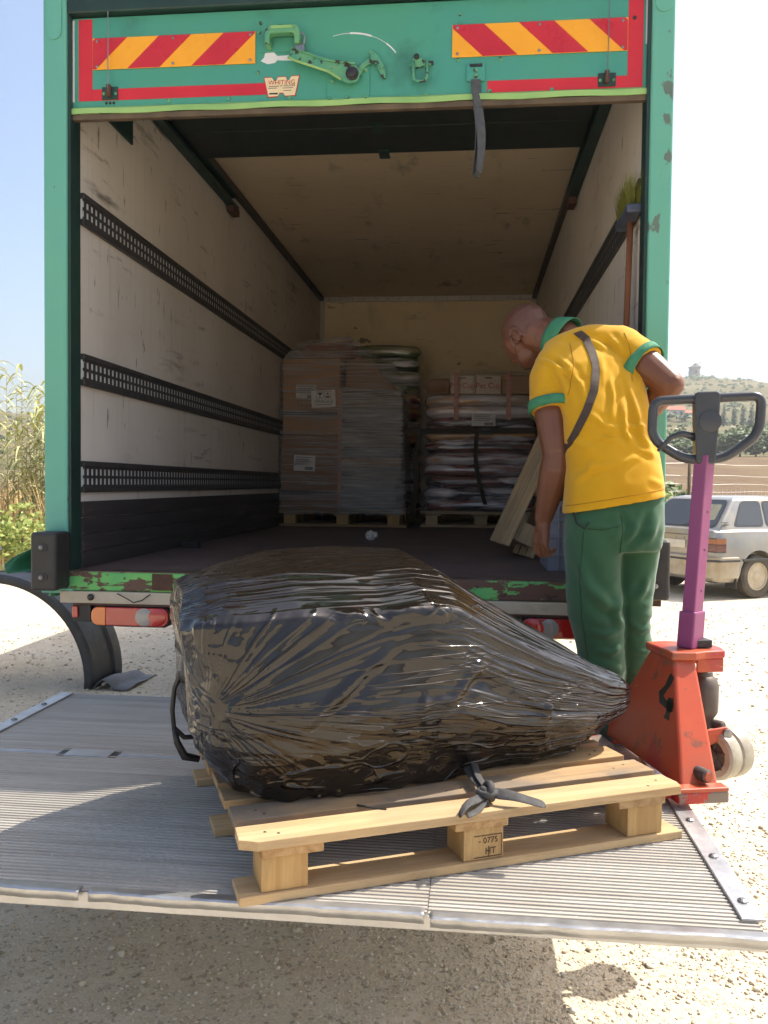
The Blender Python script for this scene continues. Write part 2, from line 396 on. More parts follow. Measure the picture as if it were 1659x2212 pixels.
# rolled-up shutter: bottom slat hangs, the others lie under the roof
DY = 3.385
dp = tp('door_panel', MB().box((-1.668, DY, 3.024), (.655, DY+.028, 3.40)), M_door, bevel=.004)
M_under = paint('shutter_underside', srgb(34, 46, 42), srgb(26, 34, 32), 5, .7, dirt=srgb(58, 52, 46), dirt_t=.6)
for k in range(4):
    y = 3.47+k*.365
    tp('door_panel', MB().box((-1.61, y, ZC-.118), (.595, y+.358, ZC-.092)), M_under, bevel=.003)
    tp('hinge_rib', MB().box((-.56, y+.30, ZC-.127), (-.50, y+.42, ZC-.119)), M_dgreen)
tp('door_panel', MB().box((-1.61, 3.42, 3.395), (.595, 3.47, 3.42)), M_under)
mb = MB(); pts = []
for i in range(30):
    x = -1.668+2.323*i/29; w = .0025*math.sin(i*1.3)
    pts.append((x, w))
mb.grid([[(x, DY-.010, 3.006+w) for x, w in pts], [(x, DY-.012, 3.026+w) for x, w in pts], [(x, DY-.001, 3.034) for x, w in pts]])
tp('bottom_seal', mb, M_lime, solid=.004)
tp('weather_strip', MB().box((-1.668, DY-.006, 2.985), (.655, DY+.022, 3.008)), paint('strip_rubber', srgb(104, 88, 66), srgb(74, 62, 50), 10, .7), bevel=.003)
fy = DY-.0015
def flat(name, x0, z0, x1, z1, m, d=.0015, off=0, **k): return tp(name, MB().box((x0, DY-off-d, z0), (x1, DY-off-.0003, z1)), m, **k)
flat('reflective_tape', -1.634, 3.062, -1.576, 3.392, M_red); flat('reflective_tape', -1.5755, 3.062, -.835, 3.108, M_red)
flat('reflective_tape', .577, 3.037, .634, 3.40, M_red); flat('reflective_tape', .040, 3.037, .5765, 3.082, M_red)
flat('edge_sealant', -1.664, 3.06, -1.652, 3.39, M_white); flat('edge_sealant', .643, 3.2, .650, 3.39, M_white)
def board(x0, x1, z0, z1, slant):
    b = tp('warning_board', MB().box((x0, DY-.005, z0), (x1, DY-.0018, z1)), M_byel, bevel=.001)
    h = z1-z0; n = 4; p = .300; y = DY-.0062
    bars = [(-.05, .12), (.255, .425), (.56, .73)] if slant > 0 else [(-.055, .095), (.235, .395), (.53, .70)]
    w = x1-x0
    offs = [-.12, .15, .42, .69] if slant < 0 else [-.12, .15, .42, .69]
    for q in offs:
        a, bb = q, q+.135
        poly = [(a, 0), (bb, 0), (bb+h*1.05, h), (a+h*1.05, h)]
        # clip to the board
        def clip(poly, lim, lo):
            out = []
            for i in range(len(poly)):
                p0, p1 = poly[i-1], poly[i]
                i0 = p0[0] >= lim if lo else p0[0] <= lim; i1 = p1[0] >= lim if lo else p1[0] <= lim
                if i0 != i1:
                    u = (lim-p0[0])/(p1[0]-p0[0]); out.append((lim, p0[1]+u*(p1[1]-p0[1])))
                if i1: out.append(p1)
            return out
        poly = clip(clip(poly, .002, True), w-.002, False)
        if len(poly) < 3: continue
        if slant > 0: pp = [(x0+px, z0+.001+pz*(h-.002)/h) for px, pz in poly]
        else: pp = [(x1-px, z0+.001+pz*(h-.002)/h) for px, pz in poly]
        obj('stripe', MB().prism(pp, y, y+.001), M_bred, b)
    for ux in (.03, .5, .97):
        for uz in (.1, .9): obj('rivet', MB().lathe([(.006, 0), (.006, .0015), (.003, .003)], (x0+ux*w, y, z0+uz*h), (0, -1, 0), 8), M_steel, b)
    return b
board(-1.574, -.890, 3.186, 3.313, 1); board(-.099, .576, 3.176, 3.302, -1)
# grab handle, padlock, scraped patch
hd = tp('grab_handle', MB().prism([(-.842, 3.238), (-.842, 3.292), (-.828, 3.312), (-.716, 3.312), (-.702, 3.292), (-.702, 3.238), (-.722, 3.238), (-.722, 3.272), (-.730, 3.280), (-.814, 3.280), (-.822, 3.272), (-.822, 3.238)], DY-.050, DY-.012), M_hard, bevel=.007, seg=3)
obj('handle_leg', MB().box((-.842, DY-.013, 3.236), (-.822, DY-.0005, 3.262)).box((-.722, DY-.013, 3.236), (-.702, DY-.0005, 3.262)), M_hard, hd)
obj('handle_highlight', MB().box((-.815, DY-.0515, 3.296), (-.732, DY-.0502, 3.307)), M_lime, hd)  # lime strip paints a highlight onto the top bar
obj('handle_backing', MB().box((-.868, DY-.004, 3.228), (-.675, DY-.0005, 3.285)), M_door, hd, bevel=.002)
pl = tp('padlock', MB().box((-.722, DY-.035, 3.200), (-.684, DY-.018, 3.240)), M_steel, bevel=.004)
obj('shackle', MB().tube([(-.715, DY-.026, 3.238), (-.708, DY-.030, 3.275), (-.694, DY-.03, 3.285), (-.684, DY-.028, 3.27), (-.688, DY-.026, 3.238)], .004, 6), M_steel, pl, smooth=True)
mb = MB(); poly = [(-.868, 3.195), (-.84, 3.182), (-.81, 3.186), (-.80, 3.196), (-.74, 3.192), (-.70, 3.194), (-.69, 3.205), (-.74, 3.214), (-.80, 3.213), (-.815, 3.228), (-.85, 3.226), (-.855, 3.208)]
tp('bare_patch', mb.prism(poly, DY-.0012, DY-.0003), M_white)
# scratch arc left by the lever
arc = [(-.505+.215*math.cos(a), 3.115+.175*math.sin(a)) for a in np.linspace(.55, 1.9, 30)]
mb = MB()
for i in range(29):
    w = .0035 if 12 < i < 22 or i < 6 else .001
    (x0, z0), (x1, z1) = arc[i], arc[i+1]
    mb.add([(x0, DY-.0009, z0-w), (x1, DY-.0009, z1-w), (x1, DY-.0009, z1+w), (x0, DY-.0009, z0+w)], [(0, 1, 2, 3)])
tp('scratch_mark', mb, M_white)
# latch
lp = tp('latch_plate', MB().box((-.598, DY-.006, 3.020), (-.425, DY-.0004, 3.16)), M_door, bevel=.003)
for x, z in ((-.585, 3.032), (-.515, 3.032), (-.44, 3.032), (-.44, 3.14), (-.575, 3.10)): obj('bolt_head', MB().lathe([(.010, 0), (.010, .004), (.006, .008)], (x, DY-.006, z), (0, -1, 0), 10), M_hard, lp)
lev = MB(); d = Vector((-.733+.494, 0, 3.205-3.112)).normalized(); nn = Vector((-d.z, 0, d.x))
L = .258; base = Vector((-.494, 0, 3.112))
def lv(u, v): q = base + d*u*L + nn*v; return (q.x, q.z)
poly = [lv(1.02, .022), lv(.9, .026), lv(.35, .022), lv(.12, .034), lv(0, .038), lv(-.13, .02), lv(-.14, -.02), lv(0, -.040), lv(.12, -.034), lv(.4, -.018), lv(.95, -.02), lv(1.03, -.012)]
lever = tp('latch_lever', lev.prism(poly, DY-.040, DY-.022), M_hard, bevel=.005)
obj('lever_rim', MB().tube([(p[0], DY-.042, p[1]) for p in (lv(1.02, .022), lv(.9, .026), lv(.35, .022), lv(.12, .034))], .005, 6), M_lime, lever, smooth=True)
obj('lever_rim', MB().tube([(p[0], DY-.042, p[1]) for p in (lv(1.03, -.014), lv(.4, -.018), lv(.12, -.034), lv(0, -.04))], .005, 6), M_hard, lever, smooth=True)
obj('pivot_bolt', MB().lathe([(.026, 0), (.026, .006), (.02, .008), (.02, .016), (.012, .02)], (-.490, DY-.04, 3.112), (0, -1, 0), 14), M_black, lever, smooth='auto')
hook = [(-.475, 3.135), (-.455, 3.165), (-.42, 3.185), (-.432, 3.212), (-.415, 3.214), (-.385, 3.185), (-.365, 3.145), (-.358, 3.10), (-.372, 3.10), (-.388, 3.135), (-.405, 3.165), (-.44, 3.152), (-.46, 3.12)]
tp('latch_hook', MB().prism(hook, DY-.018, DY-.008), M_hard, bevel=.003)
tp('latch_wedge', MB().prism([(-.55, 3.15), (-.515, 3.175), (-.49, 3.15), (-.5, 3.13)], DY-.02, DY-.007), M_rust, bevel=.002)
# catch bracket
cb = tp('catch_bracket', MB().tube([(-.252, DY-.012, 3.165), (-.248, DY-.02, 3.09), (-.235, DY-.022, 3.082), (-.205, DY-.022, 3.084), (-.196, DY-.02, 3.10), (-.198, DY-.014, 3.165)], .007, 8), M_hard, smooth=True)
obj('catch_plate', MB().prism([(-.268, 3.15), (-.255, 3.178), (-.22, 3.178), (-.205, 3.165), (-.172, 3.165), (-.172, 3.15), (-.2, 3.148), (-.24, 3.14)], DY-.01, DY-.0005), M_hard, cb, bevel=.002)
obj('bolt_head', MB().lathe([(.011, 0), (.011, .006), (.006, .009)], (-.238, DY-.01, 3.182), (0, -1, 0), 10), M_black, cb)
# pull strap
sb = tp('strap_bracket', MB().box((-.042, DY-.010, 3.080), (.032, DY-.0005, 3.148)), M_door, bevel=.003)
for z in (3.10, 3.122): obj('bolt_head', MB().lathe([(.010, 0), (.009, .004), (.004, .006)], (-.005, DY-.010, z), (0, -1, 0), 10), M_hard, sb)
obj('strap_slot', MB().box((-.03, DY-.013, 3.134), (.02, DY-.009, 3.145)), M_black, sb)
M_web = paint('grey_webbing', srgb(78, 80, 82), srgb(62, 64, 66), 40, .8, bump=.4, bscale=260)
def ribbon(path, w, ax, th=.003):
    """Flat strap: path points, half width w along a per-point side vector."""
    mb = MB(); rows = []
    for p, a in zip(path, ax):
        p = Vector(p); a = Vector(a).normalized()*w; rows.append([tuple(p-a), tuple(p), tuple(p+a)])
    return mb.grid(rows)
path = []; ax = []
for i in range(24):
    u = i/23; path.append((-.006+.012*math.sin(u*3), DY-.012-.01*math.sin(u*3.1), 3.085-.375*u)); tw = 1.15*math.sin(min(1, u*1.4)*math.pi/2); ax.append((math.cos(tw), math.sin(tw), 0))
path.append((.002, DY-.03, 2.702)); ax.append((.5, .9, 0))
for i in range(16):
    u = i/15; path.append((.012+.012*math.sin(u*3.1)-.008*u, DY-.05+.03*u, 2.712+.26*u)); ax.append((.5+.5*u, .9-.8*u, 0))
tp('pull_strap', ribbon(path, .019, ax), M_web, solid=.0025)
# lift cables with their brackets
for x, zt, zb in ((-1.500, 3.62, 3.085), (.498, 3.62, 3.064)):
    c = tp('lift_cable', MB().tube([(x, DY-.022, zb), (x+.004, DY-.03, zt)], .0022, 5), M_steel)
    obj('cable_bracket', MB().box((x-.033, DY-.006, zb-.022), (x+.035, DY-.0018, zb+.03)), M_dgreen, c, bevel=.002)
    obj('cable_pin', MB().box((x-.008, DY-.024, zb-.014), (x+.008, DY-.006, zb+.034)), M_rust, c, bevel=.002)
    for dx in (-.024, .026): obj('bolt_head', MB().lathe([(.007, 0), (.005, .004)], (x+dx, DY-.006, zb+.002), (0, -1, 0), 8), M_hard, c)
    for dx in (-.016, 0, .016): obj('bolt_hole', MB().lathe([(.006, 0), (.006, .001)], (x+dx, DY-.0004, zb-.034), (0, -1, 0), 8), M_black, c)
for x, z in ((-.87, 3.345), (-.875, 3.308), (-.07, 3.345), (-.068, 3.31), (-.075, 3.168), (-.88, 3.15), (.09, 3.165), (.05, 3.043), (.29, 3.04), (-.2, 3.04), (-.75, 3.047), (-1.25, 3.052), (-1.0, 3.05), (.6, 3.3)):
    tp('rivet', MB().lathe([(.0085, 0), (.0075, .003), (.004, .0045)], (x, DY-.0005, z), (0, -1, 0), 9), M_hard)
# maker's badge
M_badge = paint('badge_cream', srgb(226, 206, 164), srgb(216, 192, 150), 12, .4)
W_ = [(-.852, 3.126), (-.822, 3.127), (-.812, 3.113), (-.803, 3.113), (-.797, 3.127), (-.765, 3.128), (-.759, 3.114), (-.752, 3.114), (-.742, 3.129), (-.711, 3.130), (-.727, 3.055), (-.768, 3.054), (-.774, 3.066), (-.790, 3.066), (-.797, 3.053), (-.835, 3.052)]
cxx = sum(p[0] for p in W_)/len(W_); czz = 3.092
bd = tp('maker_badge', MB().prism([(cxx+(x-cxx)*1.05, czz+(z-czz)*1.08) for x, z in W_], DY-.0026, DY-.0005), M_bred)
obj('badge_face', MB().prism(W_, DY-.0034, DY-.0027), M_badge, bd)
text_mesh('WHITING', .025, M_inkred, facing(-.781, DY-.0036, 3.106, (0, -1, 0)), parent=bd)
text_mesh('J.R. INDUSTRIE', .0095, M_ink, facing(-.757, DY-.0036, 3.093, (0, -1, 0)), parent=bd)
for k_, (x0, x1, z) in enumerate(((-.834, -.792, 3.092), (-.836, -.800, 3.085), (-.778, -.735, 3.084), (-.774, -.742, 3.074))): obj('badge_line', MB().box((x0, DY-.0037, z-.0012), (x1, DY-.0035, z+.0012)), M_ink, bd)
obj('badge_bar', MB().box((-.832, DY-.0038, 3.060), (-.797, DY-.0035, 3.066)), M_ink, bd)
# sill, cream rail, lamps, buffers
tp('sill_plate', MB().box((-1.672, Y0-.012, 1.042), (.660, Y0+.054, 1.1195)), M_sill, bevel=.006)
tp('sill_edge', MB().box((-1.66, Y0-.006, 1.1197), (.65, Y0+.09, 1.1235)), paint('worn_edge_steel', srgb(112, 98, 92), srgb(80, 62, 56), 14, .45, metal=.5))
for x0, x1 in ((-1.30, -1.215), (.40, .47)): tp('sill_patch', MB().box((x0, Y0-.016, 1.050), (x1, Y0-.0125, 1.118)), M_rust)
cr = tp('bumper_rail', MB().box((-1.69, Y0-.03, .992), (.70, Y0+.05, 1.0405)), M_cream, bevel=.004)
obj('rail_bolt', MB().lathe([(.014, 0), (.014, .006), (.007, .01)], (-1.555, Y0-.03, 1.018), (0, -1, 0), 12), M_black, cr)
obj('loose_wire', MB().tube([(-1.44, Y0-.034, 1.035), (-1.40, Y0-.05, 1.022), (-1.36, Y0-.06, 1.004), (-1.33, Y0-.05, 1.012), (-1.30, Y0-.034, 1.036)], .0025, 5), M_black, cr)
obj('rail_flange', MB().box((-1.63, Y0-.028, .984), (.69, Y0+.02, .9915)), M_rust, cr)
t = NT('lens_red'); M_lred = t.set(color=srgb(200, 18, 20), rough=.12, trans=.25, coat=1, normal=t.bump(t.wave(t.co(), 90, 0, 0, 'X'), .2, .002))
t = NT('lens_amber'); M_lamb = t.set(color=srgb(240, 120, 20), rough=.15, trans=.2, coat=1, normal=t.bump(t.wave(t.co(), 90, 0, 0, 'X'), .2, .002))
t = NT('lens_white'); M_lwh = t.set(color=(.36, .34, .32), rough=.18, trans=.2, coat=1, normal=t.bump(t.wave(t.co(), 90, 0, 0, 'X'), .2, .002))
def rrect(x0, z0, x1, z1, r, n=6, rl=None):
    out = []
    rl = rl or (r, r, r, r)
    for (cx, cz, a0), rr in zip(((x1, z0, -90), (x1, z1, 0), (x0, z1, 90), (x0, z0, 180)), rl):
        sx = -1 if cx == x1 else 1; sz = 1 if cz == z0 else -1
        for k in range(n+1):
            a = R(a0+90*k/n); out.append((cx+sx*rr+rr*math.cos(a), cz+sz*rr+rr*math.sin(a)))
    return out
def tail_lamp(x0, x1, s):
    l = tp('tail_lamp', MB().prism(rrect(x0, .895, x1, .983, .03), Y0-.012, Y0+.055), M_black, bevel=.006)
    w = x1-x0
    def X(u): return x0+w*u if s > 0 else x1-w*u
    def seg(name, u0, u1, m, rl):
        a, b = sorted((X(u0), X(u1))); obj(name, MB().prism(rrect(a, .902, b, .978, .004, rl=rl), Y0-.028, Y0-.010), m, l, bevel=.005)
    L = (.004, .004, .03, .03) if s > 0 else (.03, .03, .004, .004)
    Rr = (.03, .03, .004, .004) if s > 0 else (.004, .004, .03, .03)
    seg('amber_lens', .01, .195, M_lamb, L); seg('red_lens', .20, .99, M_lred, Rr)
    cx = X(.69); obj('white_lens', MB().lathe([(.037, 0), (.037, .005), (.03, .007)], (cx, Y0-.026, .940), (0, -1, 0), 20), M_lwh, l, smooth='auto')
    cx = X(.86); obj('fog_lens', MB().lathe([(.037, 0), (.037, .007), (.028, .010)], (cx, Y0-.026, .940), (0, -1, 0), 20), M_lred, l, smooth='auto')
tail_lamp(-1.56, -1.225, 1); tail_lamp(.205, .545, -1)
mk = tp('marker_lamp', MB().box((-1.645, Y0-.01, .912), (-1.565, Y0+.05, .984)), M_black, bevel=.004)
obj('marker_lens', MB().box((-1.643, Y0-.02, .93), (-1.618, Y0-.01, .978)), M_lred, mk, bevel=.003)
def buffer_block(x0, x1, z0, z1):
    b = tp('rubber_buffer', MB().box((x0, Y0-.13, z0), (x1, Y0-.003, z1)), M_rub, bevel=.014, seg=3)
    cx = (x0+x1)/2
    for z in (z0+.055, z1-.06):
        obj('bolt_recess', MB().lathe([(.020, 0), (.020, .002)], (cx, Y0-.1305, z), (0, -1, 0), 14), M_black, b)
        obj('bolt_head', MB().lathe([(.010, 0), (.010, .005), (.004, .008)], (cx-.006, Y0-.132, z), (0, -1, 0), 8), M_steel, b)
buffer_block(-1.765, -1.655, 1.052, 1.288); buffer_block(.645, .742, 1.072, 1.298)
tp('buffer_bracket', MB().box((-1.775, Y0-.02, 1.03), (-1.64, Y0+.0, 1.05)), M_post, bevel=.003)
tp('buffer_bracket', MB().box((.655, Y0-.02, 1.035), (.735, Y0-.004, 1.07)), M_rust, bevel=.003)
# chassis, axle and wheels
for x in (-.92, -.10): tp('chassis_beam', MB().box((x-.04, 3.42, .72), (x+.04, 9.6, .94)), M_black, bevel=.005)
tp('cross_beam', MB().box((-1.6, 3.44, .955), (.6, 3.52, 1.045)), M_dgreen)
for y in (4.6, 5.7, 6.8, 7.9, 9.0): tp('cross_beam', MB().box((-1.66, y, .945), (.65, y+.06, 1.045)), M_dgreen)
M_tyre = paint('tyre_rubber', (.03, .029, .028), (.05, .047, .042), 10, .8)
M_rim = paint('rim_steel', (.45, .44, .42), (.33, .31, .28), 8, .45, metal=.6)
for x in (-1.48, -1.22, .22, .48):
    w = tp('wheel', MB().lathe([(.26, -.11), (.37, -.115), (.395, -.09), (.395, .09), (.37, .115), (.26, .11)], (x, 7.5, .395), (1, 0, 0), 32, cap=False), M_tyre, smooth='auto')
    obj('rim', MB().lathe([(.26, -.10), (.22, -.06), (.08, -.05), (.08, .05), (.22, .06), (.26, .10)], (x, 7.5, .395), (1, 0, 0), 24), M_rim, w, smooth='auto')
tp('axle', MB().tube([(-1.4, 7.5, .395), (.4, 7.5, .395)], .06, 10), M_black)
# tail lift platform
PX0, PX1, PY0, PYM, PY1, PZ = -1.745, .622, 1.775, 2.70, 3.46, .58
t = NT('ribbed_aluminium'); co = t.co((.25, 6, 1))
c = t.mix(t.ramp(t.noise(co, 5, 6, .6), [(.35, 0), (.7, 1)]), srgb(178, 171, 160), srgb(154, 146, 135))
c = t.mix(t.ramp(t.noise(t.co((.8, .8, 1), loc=(4, 1, 0)), 1.6, 6, .6), [(.48, 0), (.66, .55)]), c, srgb(146, 136, 122))
c = t.mix(t.ramp(t.noise(t.co((9, 9, 1), loc=(1, 1, 0)), 12, 3), [(.70, 0), (.73, .8)]), c, srgb(206, 204, 198))
M_rib = t.set(color=c, rough=t.math('ADD', t.math('MULTIPLY', t.noise(co, 6, 4), .3), .40), metal=.12, normal=t.bump(t.noise(co, 30, 3), .12, .003))
M_edge = paint('worn_aluminium', (.52, .52, .52), (.40, .40, .40), 14, .38, metal=.75, bump=.25, bscale=40)
plat = tp('lift_platform', MB().box((PX0, PY0+.014, PZ-.045), (PX1, PY1, PZ-.006)), M_edge, bevel=.002)
def ribs(name, x0, x1, y0, y1, pitch=.0168, h=.0032):
    prof = []; y = y0
    while y < y1-pitch:
        prof += [(y, PZ-h), (y+pitch*.52, PZ-h), (y+pitch*.60, PZ), (y+pitch*.93, PZ)]
        y += pitch
    prof.append((y1, PZ-h))
    mb = MB(); mb.grid([[(x, py, pz) for x in (x0, (x0+x1)/2, x1)] for py, pz in prof])
    return obj(name, mb, M_rib, plat, fix=True)
ribs('ribbed_plate', PX0+.02, -.082, PY0+.012, PYM-.012); ribs('ribbed_plate', -.080, PX1-.006, PY0-.008, PYM-.012)
ribs('ribbed_plate', PX0+.02, PX1-.02, PYM+.012, PY1-.004)
obj('hinge_line', MB().box((PX0+.02, PYM-.010, PZ-.012), (PX1-.02, PYM-.003, PZ-.001)), M_edge, plat, bevel=.002)
obj('hinge_line', MB().box((PX0+.02, PYM+.003, PZ-.012), (PX1-.02, PYM+.010, PZ-.001)), M_edge, plat, bevel=.002)
obj('hinge_cover', MB().box((-1.345, PYM-.035, PZ-.01), (-1.19, PYM+.030, PZ+.003)), M_edge, plat, bevel=.002)
for x in (-1.36, -1.18): obj('hinge_gap', MB().box((x-.012, PYM-.04, PZ-.01), (x+.012, PYM+.035, PZ-.0005)), M_black, plat)
# battered front lip: two bent lengths with a break between, a tear further left
def lip(x0, x1, off, n, amp, seed):
    mb = MB(); rows = [[], [], [], []]
    for i in range(n+1):
        x = x0+(x1-x0)*i/n
        w = amp*noise.noise(Vector((x*9, seed, 0))) + amp*.6*noise.noise(Vector((x*31, seed, 2)))
        z = amp*.8*noise.noise(Vector((x*7, seed, 5)))
        y = PY0+off+w
        for r, (dy, dz) in zip(rows, ((.026, .0008), (.003, .0004), (0, -.002), (.0005, -.020))): r.append((x, y+dy, PZ+dz+z*(dy < .02)))
    return obj('front_lip', mb.grid(rows), M_edge, plat, smooth='auto', solid=.003)
lip(PX0+.005, -.862, 0.0, 90, .0035, 3); lip(-.838, -.088, -.003, 90, .0045, 9); lip(-.074, PX1+.028, -.018, 90, .003, 17)
for x0, x1 in ((PX0, PX0+.055), (PX1-.040, PX1+.012)):
    y0 = PY0+.05 if x0 > 0 else PY0+.04
    e = obj('edge_strip', MB().prism([(x0, y0), (x1, y0), (x1, PY1-.02), (x0, PY1-.02)], PZ+.0006, PZ+.007, 'xy'), M_edge, plat, bevel=.002)
    for k in range(7):
        y = y0+.075+k*.225
        if y < PY1-.04: obj('edge_bolt', MB().lathe([(.012, 0), (.011, .004), (.005, .007)], ((x0+x1)/2, y, PZ+.007), (0, 0, 1), 10), M_steel, plat)
for x in (-1.15, .02):
    tp('lift_arm', MB().prism([(3.42, .46), (3.44, .55), (4.3, .86), (4.36, .78), (3.6, .46)], x-.035, x+.035, 'yz'), M_dgreen, bevel=.005)
# ------------------------------------------------------------------ wood and pallets
def wood_mat(name, ca, cb, cg, ax=0, grey=.5):
    """Sawn pine: grain along axis ax, per-board tone, greyed weathering."""
    t = NT(name); oi = t.n.new('ShaderNodeObjectInfo')
    sc = [14, 14, 14]; sc[ax] = .9
    ofs = t.n.new('ShaderNodeVectorMath'); ofs.operation = 'ADD'
    m = t.n.new('ShaderNodeMapping'); m.inputs['Scale'].default_value = sc; t.l.new(t.tc.outputs['Object'], m.inputs[0])
    cmb = t.n.new('ShaderNodeCombineXYZ')
    r10 = t.math('MULTIPLY', oi.outputs['Random'], 37.0)
    for i in range(3): t.l.new(r10, cmb.inputs[i])
    t.l.new(m.outputs[0], ofs.inputs[0]); t.l.new(cmb.outputs[0], ofs.inputs[1]); co = ofs.outputs[0]
    g = t.noise(co, 2.2, 6, .6, .6); g2 = t.noise(co, 7, 4, .6, .3)
    c = t.mix(t.ramp(g, [(.38, 0), (.62, 1)]), ca, cb)
    c = t.mix(t.ramp(g2, [(.55, 0), (.75, .45)]), c, tuple(q*.55 for q in cb))
    gm = t.math('MULTIPLY', t.ramp(t.noise(t.co((2, 2, 2)), 2.4, 5), [(.36, .35), (.58, 1)]), t.math('MULTIPLY', t.ramp(oi.outputs['Random'], [(.10, .30), (.65, 1)]), grey))
    c = t.mix(gm, c, cg)
    kn = t.ramp(t.noise(co, 1.4, 2), [(.745, 0), (.77, .8)]); c = t.mix(kn, c, tuple(q*.3 for q in cb))
    return t.set(color=c, rough=.75, spec=.25, normal=t.bump(g2, .35, .004))
PINE = (srgb(188, 154, 108), srgb(160, 124, 80), srgb(124, 110, 94))
M_pine = wood_mat('pine_board', *PINE, 0, 1.0)
M_pineY = wood_mat('pine_cross_board', *PINE, 1, .4)
M_block = wood_mat('pine_block', srgb(192, 158, 104), srgb(172, 134, 82), srgb(146, 126, 100), 2, .3)
M_old = wood_mat('old_pallet_board', srgb(206, 178, 136), srgb(180, 150, 110), srgb(156, 138, 114), 0, .7)
M_oldY = wood_mat('old_pallet_cross_board', srgb(180, 154, 116), srgb(150, 124, 92), srgb(134, 118, 98), 1, .8)
M_nail = paint('nail_steel', (.05, .045, .04), (.09, .06, .04), 30, .5, metal=.5)
def make_pallet(name, label, M, L=1.2, Wd=.8, H=.14, nb=5, bw=.10, chamfer=False, mats=None, nails=True, group=None, rng=None):
    root = thing(name, label, 'pallet', M=M, group=group)
    md, mc, mk = mats or (M_pine, M_pineY, M_block); rng = rng or random.Random(3)
    th = .021; zb = th; zk = H-2*th
    def p(n, mb, m, **k): return obj(n, mb, m, root, local=True, bevel=.002, **k)
    pitch = (Wd-bw)/(nb-1)
    lit_wood = wood_mat('lit_pine_board', srgb(206, 176, 130), srgb(182, 148, 102), srgb(150, 132, 108), 0, .45) if chamfer else md  # paler pine: sunlight on the front board put into its colour
    for k in range(nb):                                          # deck boards
        t0 = k*pitch+rng.uniform(-.004, .004)*(0 < k < nb-1); ds = rng.uniform(-.006, .006)
        poly = [(ds, t0), (L+ds, t0), (L+ds, t0+bw), (ds, t0+bw)]
        if chamfer and k == 0: poly = [(.034, t0), (L-.006, t0), (L+.004, t0+.03), (L, t0+bw), (0, t0+bw), (-.004, t0+.022)]
        b = p('deck_board', MB().prism(poly, H-th, H+rng.uniform(-.001, .0012), 'xy'), lit_wood if k == 0 else md)
        if nails:
            for s in (.06, .085, L/2-.03, L/2+.02, L-.085, L-.05):
                obj('nail', MB().lathe([(.0045, 0), (.0035, .0008)], (s+rng.uniform(-.01, .01), t0+bw*rng.uniform(.25, .75), H+.0008), (0, 0, 1), 7), M_nail, b, local=True)
    for s0 in (.045, L/2-.07, L-.19):
        p('cross_board', MB().box((s0, .006, H-2*th), (s0+.14, Wd-.006, H-th-.0008)), mc)
        for t0 in (.012, Wd/2-.05, Wd-.112):
            ss = s0+(.0 if s0 < .1 else .025 if s0 < L*.7 else .03)
            p('block', MB().box((ss, t0, zb), (ss+.105, t0+.10, zk-.0008)), mk)
    for t0 in (.004, Wd/2-.05, Wd-.104):
        p('bottom_runner', MB().box((-.004, t0, 0), (L+.004, t0+.10, zb-.0008)), lit_wood)
    return root
# ------------------------------------------------------------------ load at the back of the cargo space
M_film = None
def film_mat(name, whit=.5, scale=(3, 3, 60), lo=.05, hi=.5):
    t = NT(name); co = t.co(scale)
    f = t.noise(co, 1.0, 6, .65, .4)
    a = t.ramp(f, [(.40, lo), (.62, hi)])
    h = t.noise(t.co(scale, loc=(2, 5, 1)), 1.2, 6, .65, .3)
    m = t.set(color=(.74, .73, .72), rough=.14, spec=1.0, alpha=a, normal=t.bump(h, 1.0, .03))
    return m
M_film = film_mat('stretch_film', lo=.05, hi=.55, scale=(2.0, 2.0, 80)); M_film2 = film_mat('stretch_film_heavy', lo=.12, hi=.75, scale=(2.5, 2.5, 75))
M_card = paint('cardboard', srgb(176, 134, 92), srgb(160, 118, 78), 3, .75, stretch=(1, 1, 8), bump=.15)
M_card2 = paint('cardboard_dark', srgb(150, 106, 72), srgb(132, 92, 62), 3, .75, stretch=(1, 1, 6), bump=.15)
M_paper = paint('label_paper', srgb(214, 210, 206), srgb(200, 196, 192), 10, .6)
M_print = paint('label_print', srgb(70, 66, 66), None, 10, .7)
FY = 7.2
make_pallet('wooden_pallet', 'wooden pallet under the film-wrapped cartons in the truck', Matrix.Translation((-1.665, FY-.02, ZF+.001)), L=1.11, Wd=.9, nails=False)
st_ = thing('wrapped_carton_stack', 'tall stack of brown cartons in clear film beside the left cargo wall', 'carton stack', (-1.1, FY+.4, 1.262))
def sp(name, mb, m, **k): return obj(name, mb, m, st_, **k)
cA = sp('carton', MB().box((-1.648, FY, 1.266), (-1.142, FY+.78, 1.905)), M_card2, bevel=.01)
cB = sp('carton', MB().box((-1.636, FY+.006, 1.908), (-1.135, FY+.78, 2.57)), M_card, bevel=.012)
obj('tape_band', MB().box((-1.638, FY+.003, 2.075), (-1.137, FY+.0055, 2.118)), paint('grey_tape', srgb(84, 82, 88), srgb(70, 68, 74), 8, .5), cB)
obj('tape_band', MB().box((-1.65, FY-.003, 1.395), (-1.14, FY-.0005, 1.43)), paint('dark_tape', srgb(66, 60, 66), None, 8, .5), cA)
sp('edge_guard', MB().box((-1.150, FY-.014, 1.275), (-1.108, FY-.002, 2.31)), paint('edge_guard_card', srgb(196, 160, 140), srgb(170, 110, 96), 18, .6, stretch=(8, 1, .4)), bevel=.003)
cols = [(srgb(176, 172, 176), .30), (srgb(150, 140, 134), .07), (srgb(186, 132, 44), .09), (srgb(150, 158, 180), .07), (srgb(160, 132, 104), .12), (srgb(140, 120, 120), .10), (srgb(168, 166, 178), .12), (srgb(150, 122, 88), .12)]
z = 1.266
